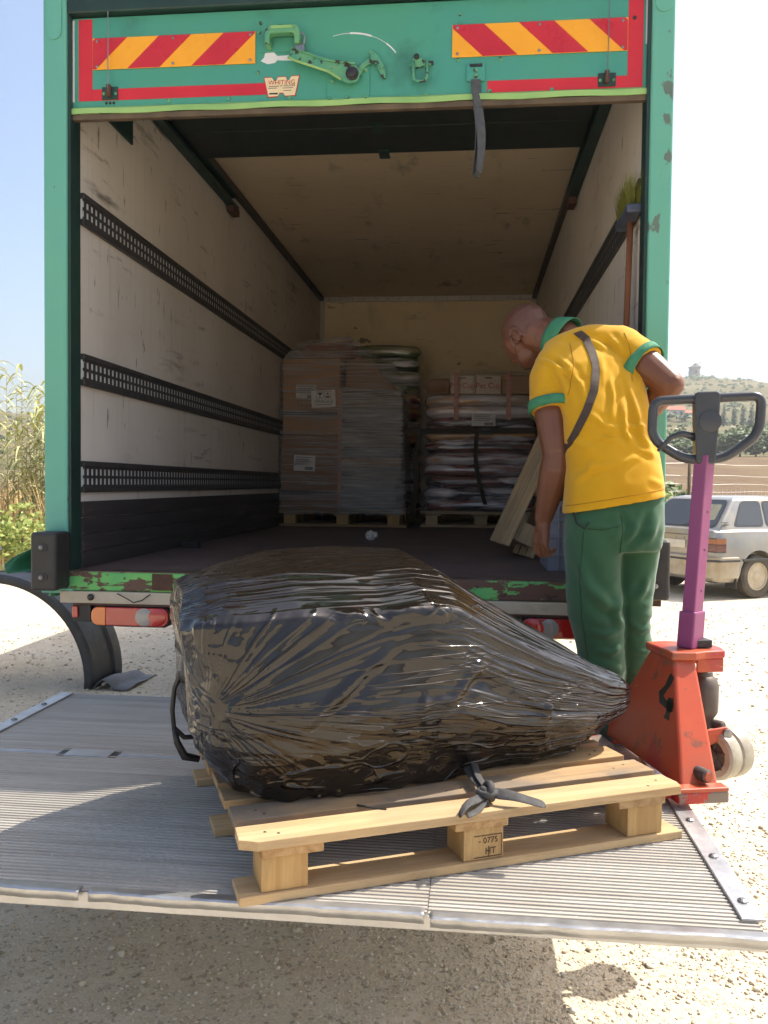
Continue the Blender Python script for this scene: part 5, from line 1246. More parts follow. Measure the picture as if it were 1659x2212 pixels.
# trim the rounded sleeve ends flat at the cuffs and the hem flat below
sme = fuse(si, .0085, 6)
bm = bmesh.new(); bm.from_mesh(sme)
def cut(co, no, region):
    g = [f for f in bm.faces if region(f.calc_center_median())]
    es = {e for f in g for e in f.edges}; vs = {v for f in g for v in f.verts}
    r = bmesh.ops.bisect_plane(bm, geom=list(g)+list(es)+list(vs), plane_co=co, plane_no=no, clear_outer=True)
cut(Vector((.500, 3.06, 1.433)), Vector((.19, 0, -1)).normalized(), lambda p: p.z < 1.52)
bm.to_mesh(sme); bm.free()
FOLD = [[(0.287, 1.943), (0.318, 1.89), (0.34, 1.822)], [(0.241, 1.965), (0.3, 1.933), (0.365, 1.89)], [(0.308, 1.968), (0.373, 1.895)], [(0.479, 1.911), (0.49, 1.814), (0.479, 1.728)], [(0.523, 1.791), (0.526, 1.687), (0.547, 1.653)], [(0.539, 1.908), (0.566, 1.779), (0.59, 1.666), (0.624, 1.604)], [(0.447, 1.69), (0.493, 1.677)], [(0.432, 1.666), (0.488, 1.659)], [(0.344, 1.668), (0.428, 1.611)], [(0.518, 1.573), (0.563, 1.604)], [(0.426, 2.037), (0.49, 1.985)], [(0.489, 2.053), (0.546, 1.967)], [(0.231, 1.83), (0.289, 1.844), (0.333, 1.834)], [(0.216, 1.78), (0.281, 1.8), (0.341, 1.794)], [(0.455, 1.962), (0.464, 1.847)]]
FOLD += [[(.63, 1.60), (.56, 1.635)], [(.36, 1.58), (.42, 1.56), (.48, 1.572)], [(.40, 1.75), (.46, 1.705), (.52, 1.69)], [(.35, 1.51), (.40, 1.545), (.43, 1.59)], [(.585, 1.96), (.60, 1.87)], [(.62, 1.72), (.57, 1.70), (.52, 1.715)], [(.33, 1.92), (.38, 1.86), (.40, 1.79)], [(.66, 1.50), (.60, 1.52)]]
FH = [.010, .009, .009, .009, .010, .010, .007, .006, .007, .007, .008, .008, .005, .005, .006, .006, .006, .007, .006, .006, .006, .008, .005]
FWd = [.009, .008, .008, .008, .009, .011, .006, .006, .012, .009, .009, .009, .006, .006, .009, .009, .009, .010, .010, .009, .009, .009, .009]
def snoise(p, n):
    a = ridged(Vector((p.x*10, p.y*4, p.z*3.5)))
    low = sm(1.55, 1.44, p.z) if p.z < 1.55 else 0
    return .0022*a*(1-.4*low)+.004*noise.noise(p*5)+.0016*noise.noise(p*20)
fold_displace(sme, list(zip(FOLD, FH, FWd)), snoise)
t = NT('yellow_pique'); co = t.co()
c = t.mix(t.ramp(t.noise(co, 8, 5), [(.3, 0), (.7, 1)]), srgb(210, 158, 16), srgb(200, 146, 12))
M_yel = t.set(color=c, rough=.8, sheen=.2, spec=.2, normal=t.bump(t.voro(co, 900), .12, .0008))
sme.materials.append(M_yel); me_n = len(sme.polygons)
sme.polygons.foreach_set('use_smooth', [True]*me_n)
shirt = obj('polo_shirt', sme, None, person, solid=.004)
def surf_line(bv, pts, r, m, name, par, lift=.001):
    out = []
    for x_, z_ in pts:
        hit = bv.ray_cast(Vector((x_, 2.4, z_)), Vector((0, 1, 0)), 2)
        if hit[0] is not None: out.append(hit[0]+hit[1]*lift)
    if len(out) > 2: obj(name, MB().tube(out, r, 5), m, par, smooth=True)
def dense(p, n=14): return [(p[i][0]+(p[i+1][0]-p[i][0])*u, p[i][1]+(p[i+1][1]-p[i][1])*u) for i in range(len(p)-1) for u in np.linspace(0, 1, n)]
from mathutils.bvhtree import BVHTree
bvt = BVHTree.FromPolygons([v.co for v in tme.vertices], [p.vertices for p in tme.polygons])
bvs = BVHTree.FromPolygons([v.co for v in sme.vertices], [p.vertices for p in sme.polygons])
M_st = paint('green_stitch', srgb(38, 66, 46), None, 20, .9); M_sty = paint('yellow_stitch', srgb(166, 112, 10), None, 20, .9)
surf_line(bvt, dense([(.395, 1.352), (.44, 1.350), (.50, 1.362)]), .0016, M_st, 'pocket_seam', tro)
surf_line(bvt, dense([(.385, 1.34), (.375, 1.2), (.385, 1.05), (.41, .92), (.425, .80)], 10), .0015, M_st, 'leg_seam', tro)
surf_line(bvt, dense([(.508, 1.40), (.512, 1.34), (.508, 1.27)]), .0016, M_st, 'seat_seam', tro)
surf_line(bvs, [(x_, 1.437+.19*(x_-.5)+.022) for x_ in np.linspace(.335, .668, 40)], .0012, M_sty, 'hem_stitch', shirt, .0028)
surf_line(bvs, dense([(.355, 2.02), (.362, 1.95), (.352, 1.88), (.338, 1.82)]), .0013, M_sty, 'armhole_seam', shirt, .0028)
surf_line(bvs, dense([(.545, 2.055), (.560, 2.0), (.566, 1.93), (.560, 1.87)]), .0013, M_sty, 'armhole_seam', shirt, .0028)
M_gk = paint('green_knit', srgb(62, 132, 94), srgb(54, 120, 86), 40, .8, bump=.2, bscale=400)
def band(c, ax, r0, r1, h, sqx=None, tilt=None):
    c = Vector(c); ax = Vector(ax).normalized(); a = ax.orthogonal().normalized() if sqx is None else (Vector(sqx)-ax*Vector(sqx).dot(ax)).normalized(); b = ax.cross(a)
    rows = []
    for u in (0, .5, 1):
        ring = []
        for j in range(40):
            t = 2*math.pi*j/40; rr = r0+(r1-r0)*u; k = 1+.02*math.sin(3*t+1)
            ring.append(c+ax*(u-.5)*h+(a*math.cos(t)*rr*1.0+b*math.sin(t)*rr*.97)*k)
        rows.append(ring)
    return MB().grid(rows, closed_u=True)
def fit_band(bvh, c, ax, h, lift, rmax=.16):
    """Knit band that follows the sleeve surface."""
    c = Vector(c); ax = Vector(ax).normalized(); a = ax.orthogonal().normalized(); b = ax.cross(a); rows = []
    for u in (-.5, 0, .5):
        ring = []
        for j in range(44):
            t = 2*math.pi*j/44; d = a*math.cos(t)+b*math.sin(t); o = c+ax*h*u
            hit = bvh.ray_cast(o+d*rmax, -d, rmax)
            rr = (rmax-hit[3]) if hit[0] is not None else .068
            rr = min(max(rr, .05), .10); ring.append((o, d, rr))
        m = [max(ring[(j+q) % 44][2] for q in range(-2, 3)) for j in range(44)]; m = [sum(m[(j+q) % 44] for q in range(-3, 4))/7 for j in range(44)]
        rows.append([o+d*(mm+lift) for (o, d, r_), mm in zip(ring, m)])
    return MB().grid(rows, closed_u=True)
from mathutils.bvhtree import BVHTree
bvh = BVHTree.FromPolygons([v.co for v in sme.vertices], [p.vertices for p in sme.polygons])
obj('sleeve_cuff', fit_band(bvh, cutL-nL*.012, nL, .036, .008), M_gk, shirt, smooth=True, solid=.004)
obj('sleeve_cuff', fit_band(bvh, cutR-nR*.010, nR, .032, .006), M_gk, shirt, smooth=True, solid=.004)
# collar: stand with a folded leaf
nk = Vector((-.72, .50, .40)).normalized(); cc = Vector((.325, 3.352, 2.070)); ca_ = Vector((.3, -.6, .75)); ca_ = (ca_-nk*ca_.dot(nk)).normalized(); cb_ = nk.cross(ca_)
rows = []
for (off, r) in ((-.045, .092), (-.020, .086), (.006, .079), (.020, .0765), (.018, .074), (.0, .073)):
    rows.append([cc+nk*off+(ca_*math.cos(q)*r*1.04+cb_*math.sin(q)*r)*(1+.03*math.sin(2*q)) for q in np.linspace(0, 2*math.pi, 41)[:-1]])
obj('collar', MB().grid(rows, closed_u=True), M_gk, shirt, smooth=True, solid=.004)
# cross-body bag strap and bag
SP = [(.385, 2.068), (.412, 2.04), (.428, 1.985), (.437, 1.918), (.424, 1.834), (.396, 1.760), (.360, 1.685), (.336, 1.640)]
pth = []; axs = []
for i in range(len(SP)-1):
    for u in np.linspace(0, 1, 6)[:-1] if i < len(SP)-2 else np.linspace(0, 1, 6):
        x = SP[i][0]+(SP[i+1][0]-SP[i][0])*u; z = SP[i][1]+(SP[i+1][1]-SP[i][1])*u
        hit = bvh.ray_cast(Vector((x, 2.4, z)), Vector((0, 1, 0)), 2)
        y = hit[0].y if hit[0] is not None else pth[-1].y
        pth.append(Vector((x, y-.005, z)))
for _ in range(3):
    for i in range(1, len(pth)-1): pth[i].y = min(pth[i].y, .5*pth[i].y+.25*(pth[i-1].y+pth[i+1].y))
shl = []
for x_, y_ in ((.352, 3.40), (.356, 3.37), (.361, 3.34), (.367, 3.31), (.374, 3.28)):
    hit = bvh.ray_cast(Vector((x_, y_, 2.6)), Vector((0, 0, -1)), 2)
    if hit[0] is not None and hit[0].z > pth[0].z-.03: shl.append(hit[0]+Vector((0, 0, .004)))
pth = [Vector((.345, 3.43, 2.02))] + shl + pth + [Vector((.318, 3.11, 1.60)), Vector((.322, 3.22, 1.54))]
for i in range(len(pth)):
    t_ = (pth[min(i+1, len(pth)-1)]-pth[max(i-1, 0)]).normalized(); nr_ = bvh.find_nearest(pth[i]); nn_ = nr_[1] if nr_[1] is not None else Vector((0, -1, .25)); axs.append(t_.cross(nn_).normalized())
for _ in range(4): axs = [(axs[max(i-1, 0)]+axs[i]*2+axs[min(i+1, len(axs)-1)]).normalized() for i in range(len(axs))]
obj('bag_strap', ribbon(pth, .0145, axs), paint('brown_webbing', srgb(72, 54, 40), srgb(58, 44, 34), 30, .7, bump=.3, bscale=300), person, solid=.003)
obj('shoulder_bag', MB().box((.30, 3.21, 1.44), (.36, 3.34, 1.60)), paint('dark_bag', (.02, .017, .015), None, 9, .6), person, bevel=.02, seg=3)
obj('earphone_wire', MB().tube([H(.0, .084, -.045), H(.02, .088, -.075), H(.045, .082, -.11), H(.055, .06, -.15), (.27, 3.40, 1.97)], .0016, 5), M_black, person, smooth=True)
# ------------------------------------------------------------------ parked car
CA = R(31.1); MC = Matrix.Translation((3.44, 12.5, .005)) @ Matrix.Rotation(CA, 4, 'Z')
car = thing('parked_car', 'dusty silver hatchback parked on the gravel beyond the truck', 'car', M=MC)
M_silver = paint('silver_paint', srgb(150, 149, 145), srgb(138, 136, 131), 3, .32, metal=.4, coat=.5, dirt=srgb(170, 156, 130), dirt_t=.52, dirt_s=2)
M_bump = paint('dusty_bumper', srgb(186, 178, 160), srgb(170, 158, 136), 4, .5, dirt=srgb(156, 138, 108), dirt_t=.5)
M_trim = paint('black_trim', (.03, .03, .03), (.05, .047, .043), 8, .5)
t = NT('car_glass'); M_glass = t.set(color=(.05, .055, .055), rough=.06, spec=.8, metal=.1)
def cp(name, mb, m, parent=None, **k): return obj(name, mb, m, parent or car, local=True, **k)
SX = [(-.745, .66, .90, .30), (-.72, .77, .915, .24), (-.60, .815, .925, .22), (0, .83, .93, .20), (.8, .835, .925, .19), (1.75, .83, .915, .19), (2.1, .825, .885, .19), (2.75, .80, .80, .20), (3.05, .76, .72, .23), (3.14, .66, .66, .32)]
rows = []
for x, w, zt, zb in SX:
    half = [(w*.92, zb), (w, zb+.12), (w*1.005, .55), (w*.99, .72), (w*.955, zt-.03), (w*.90, zt), (w*.45, zt+.012)]
    rows.append([(x, -a, b) for a, b in half]+[(x, 0, zt+.016)]+[(x, a, b) for a, b in reversed(half)])
n = len(rows[0]); mb = MB().grid(rows, closed_u=True); mb.f += [list(range(n)), [(len(rows)-1)*n+j for j in range(n-1, -1, -1)]]; mb.m += [0, 0]
me = mb.mesh('body', M_silver); fixn(me); bo_ = bpy.data.objects.new('tmp', me); COL.objects.link(bo_)
md = bo_.modifiers.new('b', 'BEVEL'); md.width = .012; md.segments = 2; md.limit_method = 'ANGLE'; md.angle_limit = R(25)
cut_ = MB()
for x in (0, 2.44):
    for s in (-1, 1): cut_.lathe([(.335, -.16), (.335, .16)], (x, s*.80, .31), (0, 1, 0), 28)
cme = cut_.mesh('cut', M_trim); fixn(cme); co_ = bpy.data.objects.new('cut', cme); COL.objects.link(co_)
md = bo_.modifiers.new('x', 'BOOLEAN'); md.object = co_; md.operation = 'DIFFERENCE'; md.solver = 'EXACT'
bme = bpy.data.meshes.new_from_object(bo_.evaluated_get(bpy.context.evaluated_depsgraph_get()))
bpy.data.objects.remove(bo_, do_unlink=True); bpy.data.objects.remove(co_, do_unlink=True)
bme.name = 'body'; bme.polygons.foreach_set('use_smooth', [True]*len(bme.polygons)); bme.set_sharp_from_angle(angle=R(32))
bodyc = obj('body', bme, None, car, local=True)
# cabin
Bt = [(-.665, -.745, .915), (1.80, -.745, .905), (1.80, .745, .905), (-.665, .745, .915)]
Tp = [(-.235, -.585, 1.345), (1.15, -.585, 1.355), (1.15, .585, 1.355), (-.235, .585, 1.345)]
cab = cp('cabin', MB().add(Bt+Tp, [(4, 5, 6, 7), (0, 1, 5, 4), (1, 2, 6, 5), (2, 3, 7, 6), (3, 0, 4, 7)]), M_silver, bevel=.05, seg=4)
cp('roof', MB().add([(-.20, -.54, 1.346), (1.12, -.54, 1.356), (1.12, .54, 1.356), (-.20, .54, 1.346), (-.10, -.40, 1.368), (1.0, -.40, 1.374), (1.0, .40, 1.374), (-.10, .40, 1.368)], [(4, 5, 6, 7), (0, 1, 5, 4), (1, 2, 6, 5), (2, 3, 7, 6), (3, 0, 4, 7)]), M_silver, smooth=True)
def pane(name, quad, m, off, r=.0, parent=None):
    """Panel laid on the plane of a quad of local points, pushed out by off, corners cut."""
    q = [Vector(p) for p in quad]; nn = (q[1]-q[0]).cross(q[3]-q[0]).normalized(); pts = []
    for i in range(4):
        p, a, b = q[i], q[i-1], q[(i+1) % 4]
        da, db = (a-p).normalized()*r, (b-p).normalized()*r
        for u in np.linspace(0, 1, 5): pts.append((p+da)*(1-u)**2+p*2*u*(1-u)+(p+db)*u*u)
    k = len(pts); vs = [p+nn*off for p in pts]+[p-nn*.002 for p in pts]
    return cp(name, MB().add(vs, [list(range(k)), list(range(2*k-1, k-1, -1))]+[(i, i+k, (i+1) % k+k, (i+1) % k) for i in range(k)]), m, parent)
def onface(A, B, C_, D_, u0, u1, v0, v1):
    A, B, C_, D_ = map(Vector, (A, B, C_, D_))
    def P_(u, v): return A.lerp(B, u).lerp(D_.lerp(C_, u), v)
    return [P_(u0, v0), P_(u1, v0), P_(u1, v1), P_(u0, v1)]
rear = (Bt[3], Bt[0], Tp[0], Tp[3])
rs = pane('rear_window_seal', onface(*rear, .045, .955, .07, .93), M_trim, .003, .09)
rw = pane('rear_window', onface(*rear, .06, .94, .10, .90), M_glass, .005, .08, rs)
pane('interior_item', onface(*rear, .70, .90, .30, .78), paint('interior_paper', srgb(150, 146, 120), srgb(120, 118, 100), 12, .6), .0058, .03, rs)  # panel on the glass, stands for the thing visible inside the car
cp('wiper', MB().tube([Vector(p) for p in ((-.675, .05, .955), (-.655, -.15, .975), (-.62, -.33, 1.01))], .008, 6), M_trim)
side = (Bt[0], Bt[1], Tp[1], Tp[0])
for u0, u1 in ((.115, .335), (.375, .70)):
    s_ = pane('side_window_seal', onface(*side, u0-.012, u1+.012, .10, .90), M_trim, .003, .07); pane('side_window', onface(*side, u0, u1, .14, .86), M_glass, .005, .06, s_)
sideL = (Bt[2], Bt[3], Tp[3], Tp[2])
for u0, u1 in ((.30, .625), (.665, .885)):
    s_ = pane('side_window_seal', onface(*sideL, u0-.012, u1+.012, .10, .90), M_trim, .003, .07); pane('side_window', onface(*sideL, u0, u1, .14, .86), M_glass, .005, .06, s_)
frt = (Bt[1], Bt[2], Tp[2], Tp[1]); pane('windscreen', onface(*frt, .06, .94, .08, .92), M_glass, .005, .06)
for k in range(2):
    cp('vent', MB().box((-.60+.0, -.745+.012*k, .985+.028*k), (-.47, -.728+.012*k, .995+.028*k)), M_trim, bevel=.002)
# bumper, strip, lamps, plate
cp('rear_bumper', MB().prism([(-.81, -.60), (-.78, -.74), (-.70, -.822), (-.36, -.838), (-.36, -.80), (-.60, -.78), (-.60, .78), (-.36, .80), (-.36, .838), (-.70, .822), (-.78, .74), (-.81, .60)], .28, .565, 'xy'), M_bump, bevel=.025, seg=3)
cp('bumper_strip', MB().prism([(-.822, -.60), (-.79, -.75), (-.705, -.834), (-.36, -.848), (-.36, -.83), (-.69, -.80), (-.77, -.70), (-.77, .70), (-.69, .80), (-.36, .83), (-.36, .848), (-.705, .834), (-.79, .75), (-.822, .60)], .500, .528, 'xy'), M_trim, bevel=.004)
cp('front_bumper', MB().prism([(3.20, -.55), (3.15, -.72), (2.85, -.825), (2.85, .825), (3.15, .72), (3.20, .55)], .24, .52, 'xy'), M_bump, bevel=.03, seg=3)
for s in (-1, 1):
    lp_ = cp('tail_lamp', MB().prism([(-.757, s*.36), (-.757, s*.655), (-.728, s*.782), (-.60, s*.826), (-.585, s*.80), (-.62, s*.70), (-.70, s*.36)], .625, .815, 'xy'), M_trim, bevel=.006)
    cp('amber_lens', MB().prism([(-.762, s*.37), (-.762, s*.655), (-.735, s*.785), (-.605, s*.831), (-.59, s*.81), (-.63, s*.70), (-.70, s*.37)], .735, .806, 'xy'), paint('dull_amber_lens', srgb(150, 88, 40), srgb(134, 76, 36), 9, .25, coat=.6), lp_, bevel=.006)
    cp('red_lens', MB().prism([(-.762, s*.37), (-.762, s*.655), (-.735, s*.785), (-.605, s*.831), (-.59, s*.81), (-.63, s*.70), (-.70, s*.37)], .635, .730, 'xy'), paint('dark_red_lens', srgb(92, 34, 32), None, 9, .2, coat=1), lp_, bevel=.006)
pt = cp('number_plate', MB().box((-.764, -.26, .655), (-.752, .26, .765)), paint('plate_white', srgb(206, 200, 186), srgb(190, 184, 168), 8, .4), bevel=.003)
cp('plate_band', MB().box((-.7655, .215, .658), (-.7642, .258, .762)), paint('plate_blue', srgb(28, 110, 170), None, 6, .4), pt)
text_mesh('P', .045, paint('plate_letter', (.8, .8, .8), None, 5, .5), MC @ facing(-.7662, .237, .685, (-1, 0, 0)), parent=pt)
cp('seam_line', MB().box((-.761, -.70, .838), (-.7585, .70, .846)), M_trim)
cp('side_strip', MB().box((-.30, -.846, .50), (2.05, -.834, .535)), M_trim, bevel=.004)
cp('mud_flap', MB().box((-.385, -.80, .14), (-.370, -.62, .33)), M_trim); cp('mud_flap', MB().box((-.385, .62, .14), (-.370, .80, .33)), M_trim)
M_dtyre = paint('dusty_tyre', srgb(96, 88, 76), srgb(74, 68, 60), 8, .85)
M_drim = paint('dusty_rim', srgb(190, 180, 158), srgb(170, 156, 130), 8, .55, metal=.2)
for x in (0, 2.44):
    for s in (-1, 1):
        c0 = (x, s*.74, .29); ax_ = (0, s, 0)
        w_ = cp('wheel', MB().lathe([(.19, -.08), (.26, -.085), (.288, -.06), (.290, 0), (.288, .06), (.26, .085), (.195, .082)], c0, ax_, 32, cap=False), M_dtyre, smooth='auto')
        r_ = cp('rim', MB().lathe([(.195, .06), (.190, .078), (.178, .080), (.165, .05), (.10, .045), (.075, .062), (.03, .066)], c0, ax_, 28), M_drim, w_, smooth='auto')
        for q in range(8):
            a = q*math.pi/4; cp('rim_hole', MB().lathe([(.018, 0), (.018, .002)], (x+.135*math.cos(a), s*(.74+.0485), .29+.135*math.sin(a)), ax_, 10), M_black, w_)
cp('underbody', MB().box((-.55, -.60, .20), (2.9, .60, .26)), M_trim)
cp('exhaust', MB().tube([(-.80, -.42, .245), (-.4, -.42, .25)], .022, 10), M_rust)
# ------------------------------------------------------------------ terrain
def sms(a, b, x): return sm(a, b, x)
CREST = [(-60, .060), (-36, .066), (-28, .070), (-10, .085), (5, .105), (11, .1135), (14, .1145), (17, .112), (19, .1065), (24, .098), (40, .09), (60, .08)]
def interp(tab, x):
    for (a, b), (c, d) in zip(tab[:-1], tab[1:]):
        if a <= x <= c: return b+(d-b)*(x-a)/(c-a)
    return tab[0][1] if x < tab[0][0] else tab[-1][1]
def terr(r, az):
    rt = sm(-5, 6, az)
    base = (.066*max(0, r-24)*sm(20, 40, r) if r < 95 else .066*71)*rt + (1-rt)*(.02*max(0, r-30) if r < 120 else 1.8)
    top = 1.5+interp(CREST, az)*380*1.03
    z = base+(top-base)*sm(105, 385, r) if r > 105 else base
    if r > 105: z = base+(top-base)*(.55*sm(105, 390, r)+.45*min(1, (r-105)/275))
    if r > 380: z -= (r-380)*.12
    a = R(az)
    z += (noise.noise(Vector((r*.03*math.cos(a), r*.03*math.sin(a), 1)))*2.0*sm(100, 180, r) + noise.noise(Vector((r*.1*math.cos(a), r*.1*math.sin(a), 4)))*.5*sm(60, 150, r))*(1-.7*sm(330, 380, r))
    return z-.06*(1-sm(22, 30, r))
def pos(r, az): a = R(az); return Vector((r*math.sin(a), r*math.cos(a), terr(r, az)))
def terrain(name, rs, azs, m):
    mb = MB().grid([[tuple(pos(r, a)) for a in azs] for r in rs]); return tag(obj(name, mb, m, smooth=True), kind='structure')
azs = list(np.linspace(-60, 60, 161))
t = NT('ploughed_field'); co = t.co()
c = t.mix(t.ramp(t.noise(t.co((.25, .05, 1), rot=(0, 0, .4)), 1.0, 6, .6), [(.35, 0), (.7, 1)]), srgb(104, 84, 66), srgb(124, 106, 80))
c = t.mix(t.ramp(t.noise(co, .12, 5), [(.5, 0), (.7, .6)]), c, srgb(112, 104, 66))
M_field = t.set(color=c, rough=.95, spec=.1, normal=t.bump(t.noise(co, 2.5, 6, .7), .6, .3))
terrain('field', [20, 22, 24, 27, 31, 36, 42, 50, 60, 72, 85, 96], azs, M_field)
t = NT('dry_hillside'); co = t.co()
c = t.mix(t.ramp(t.noise(co, .035, 6, .6), [(.38, 0), (.62, 1)]), srgb(128, 118, 88), srgb(104, 98, 70))
c = t.mix(t.ramp(t.noise(t.co((1, 1, 1), loc=(30, 5, 2)), .05, 7, .68), [(.52, 0), (.62, .8)]), c, srgb(82, 92, 62))
c = t.mix(t.ramp(t.voro(co, .35), [(.10, .7), (.22, 0)]), c, srgb(72, 84, 50))
c = t.mix(t.ramp(t.noise(t.co((.4, .4, 3)), .5, 5, .6), [(.5, 0), (.75, .5)]), c, srgb(128, 116, 84))
M_hill = t.set(color=c, rough=.95, spec=.05, normal=t.bump(t.noise(co, .5, 7, .7), .8, 1.2))
terrain('hill', [95.5, 100, 106, 112]+[120+i*10 for i in range(27)]+[388, 400, 430, 480], azs, M_hill)

# ------------------------------------------------------------------ vegetation helpers
def leaf_mat(name, a, b, c3=None):
    t = NT(name); geo = t.n.new('ShaderNodeNewGeometry')
    c = t.ramp(geo.outputs['Random Per Island'], [(0, a), (.6, b), (1, c3 or b)])
    m = t.set(color=c, rough=.6, spec=.3)
    t.b.inputs['Transmission Weight'].default_value = 0
    return m
M_leaf = leaf_mat('dark_leaves', srgb(58, 78, 40), srgb(78, 98, 50), srgb(110, 124, 66))
M_cyp = leaf_mat('cypress_leaves', srgb(40, 58, 36), srgb(54, 74, 44), srgb(70, 88, 52))
M_shrub = leaf_mat('shrub_leaves', srgb(120, 138, 64), srgb(146, 158, 84), srgb(170, 172, 100))
M_bark = paint('bark', srgb(104, 86, 66), srgb(84, 70, 54), 6, .9)
def crown(lobes, n, size, rng, flat=.6):
    """Leaf-sized quads spread through a set of ellipsoid lobes (c, radii)."""
    V = []; F = []
    vol = [r[0]*r[1]*r[2] for _, r in lobes]; tot = sum(vol)
    for (c, r), v in zip(lobes, vol):
        for _ in range(max(4, int(n*v/tot))):
            d = Vector((rng.gauss(0, 1), rng.gauss(0, 1), rng.gauss(0, 1))).normalized(); q = rng.random()**.35
            p = Vector(c)+Vector((d.x*r[0], d.y*r[1], d.z*r[2]))*q
            a = Vector((rng.gauss(0, 1), rng.gauss(0, 1), rng.gauss(0, flat))).normalized(); b = a.orthogonal().normalized()
            s = size*(.6+.8*rng.random()); b0 = len(V)
            V += [p-a*s, p+b*s*.5, p+a*s, p-b*s*.5]; F.append((b0, b0+1, b0+2, b0+3))
    mb = MB(); mb.v = V; mb.f = F; mb.m = [0]*len(F); return mb
def bush(name, label, p, h, w, m, n, size, seed, cat='bush', group=None, trunk=.3):
    rng = random.Random(seed); t = thing(name, label, cat, tuple(p), group=group)
    p = Vector(p); lobes = []
    for k in range(6):
        a = rng.uniform(0, 6.28); rr = w*.32*rng.random(); hh = h*rng.uniform(.35, .75)
        lobes.append((p+Vector((math.cos(a)*rr, math.sin(a)*rr, hh)), (w*rng.uniform(.22, .36), w*rng.uniform(.22, .36), h*rng.uniform(.2, .32))))
    obj('crown', crown(lobes, n, size, rng), m, t, fix=False)
    tk = MB()
    obj('trunk', MB().tube([p-Vector((0, 0, .1)), p+Vector((w*.03, 0, h*.3)), p+Vector((-w*.02, w*.03, h*.6))], [h*.03+.01, h*.022+.008, .01], 7), M_bark, t)
    return t
# tree belt behind the field
rngb = random.Random(21)
spots = [(12.4, 97, 2.6, 4), (13.3, 99, 3.4, 5), (14.1, 98, 2.8, 4), (15.0, 100, 3.0, 5), (15.9, 99, 3.2, 5), (16.9, 98, 3.6, 5.5), (17.8, 100, 3.2, 5), (18.7, 99, 3.4, 5), (19.6, 98, 3.2, 5)]
names = ['round green tree at the left end of the belt behind the field, beside the truck', 'second dark green tree from the truck in the belt behind the field', 'third tree from the truck in the belt, seen through the grip loop', 'fourth tree from the truck in the belt, right of the red roof', 'fifth tree of the belt, behind the jack handle column', 'sixth tree of the belt, just right of the handle column', 'seventh tree of the belt, below the cypresses', 'eighth tree of the belt, behind the right side of the grip loop', 'last tree of the belt at the right edge of the view']
for k, ((az, r, h, w), lb) in enumerate(zip(spots, names)): bush('field_tree', lb, pos(r, az), h*.95, w, M_leaf, 700, .28, 100+k, 'tree', 'trees in the belt behind the field')
cy = [(15.95, 172, 4.2), (16.55, 176, 4.8), (17.05, 170, 4.4), (17.55, 174, 5.6), (18.65, 172, 4.9), (19.15, 176, 4.2)]
cl = ['leftmost slim cypress right of the handle column', 'second cypress from the left, seen through the grip loop', 'third cypress from the left, seen through the grip loop', 'tallest cypress, seen through the right half of the grip loop', 'fifth cypress, just right of the grip loop', 'rightmost cypress at the edge of the view']
for k, ((az, r, h), lb) in enumerate(zip(cy, cl)):
    p = pos(r, az); rng = random.Random(300+k); t = thing('cypress_tree', lb, 'tree', tuple(p), group='cypresses on the lower hillside')
    obj('crown', crown([(p+Vector((0, 0, h*u)), (.62*(1-u)**.7+.06, .62*(1-u)**.7+.06, h*.12)) for u in np.linspace(.1, .96, 9)], 420, .2, rng), M_cyp, t, fix=False)
    obj('trunk', MB().tube([p-Vector((0, 0, .3)), p+Vector((0, 0, h*.5))], [.1, .05], 6), M_bark, t)
# scrub on the ridge and slopes: too many to count
rng = random.Random(77); mb = MB()
for k in range(420):
    az = rng.uniform(9.5, 21) if k < 300 else rng.uniform(-36, -24); r = rng.uniform(120, 372)
    if k < 60: az = rng.uniform(10, 15.4); r = rng.uniform(330, 374)
    p = pos(r, az); s = rng.uniform(.5, 1.3)*(1.3 if k < 60 else .8)
    c = crown([(p+Vector((0, 0, s*.4)), (s, s, s*.6)), (p+Vector((s*.6, 0, s*.3)), (s*.7, s*.7, s*.45))], 46, .34, rng); mb.add(c.v, c.f)
tag(obj('hillside_scrub', mb, M_leaf, fix=False), 'dark scrub dotted over the dry hillside', 'scrub', kind='stuff')
# windmill on the ridge
wp = pos(374, 14.15); wm = thing('windmill', 'ruined stone windmill tower on the ridge line', 'windmill', tuple(wp))
M_stonew = paint('windmill_stone', srgb(168, 160, 150), srgb(140, 132, 124), .6, .9)
obj('tower', MB().lathe([(2.6, -1), (2.45, 2.5), (2.25, 4.6)], wp, (0, 0, 1), 20), M_stonew, wm, smooth='auto')
obj('parapet', MB().lathe([(2.55, 4.6), (2.6, 5.0), (2.3, 5.05)], wp, (0, 0, 1), 20), M_stonew, wm, smooth='auto')
obj('cap', MB().add([tuple(wp+Vector(q)) for q in ((-2.0, -2, 5.0), (2.2, -2, 5.0), (2.2, 2, 5.0), (-2.0, 2, 5.0), (.1, -.4, 6.7), (1.0, .4, 6.4))], [(0, 1, 5, 4), (1, 2, 5), (2, 3, 4, 5), (3, 0, 4)]), paint('cap_boards', srgb(120, 112, 104), None, 1, .9), wm)
obj('sail_arm', MB().tube([wp+Vector((-.2, -1, 5.8)), wp+Vector((2.4, -1, 7.1))], .13, 6), M_bark, wm)
obj('window', MB().box(tuple(wp+Vector((-.3, -2.6, 2.4))), tuple(wp+Vector((.3, -2.2, 3.3)))), M_black, wm)
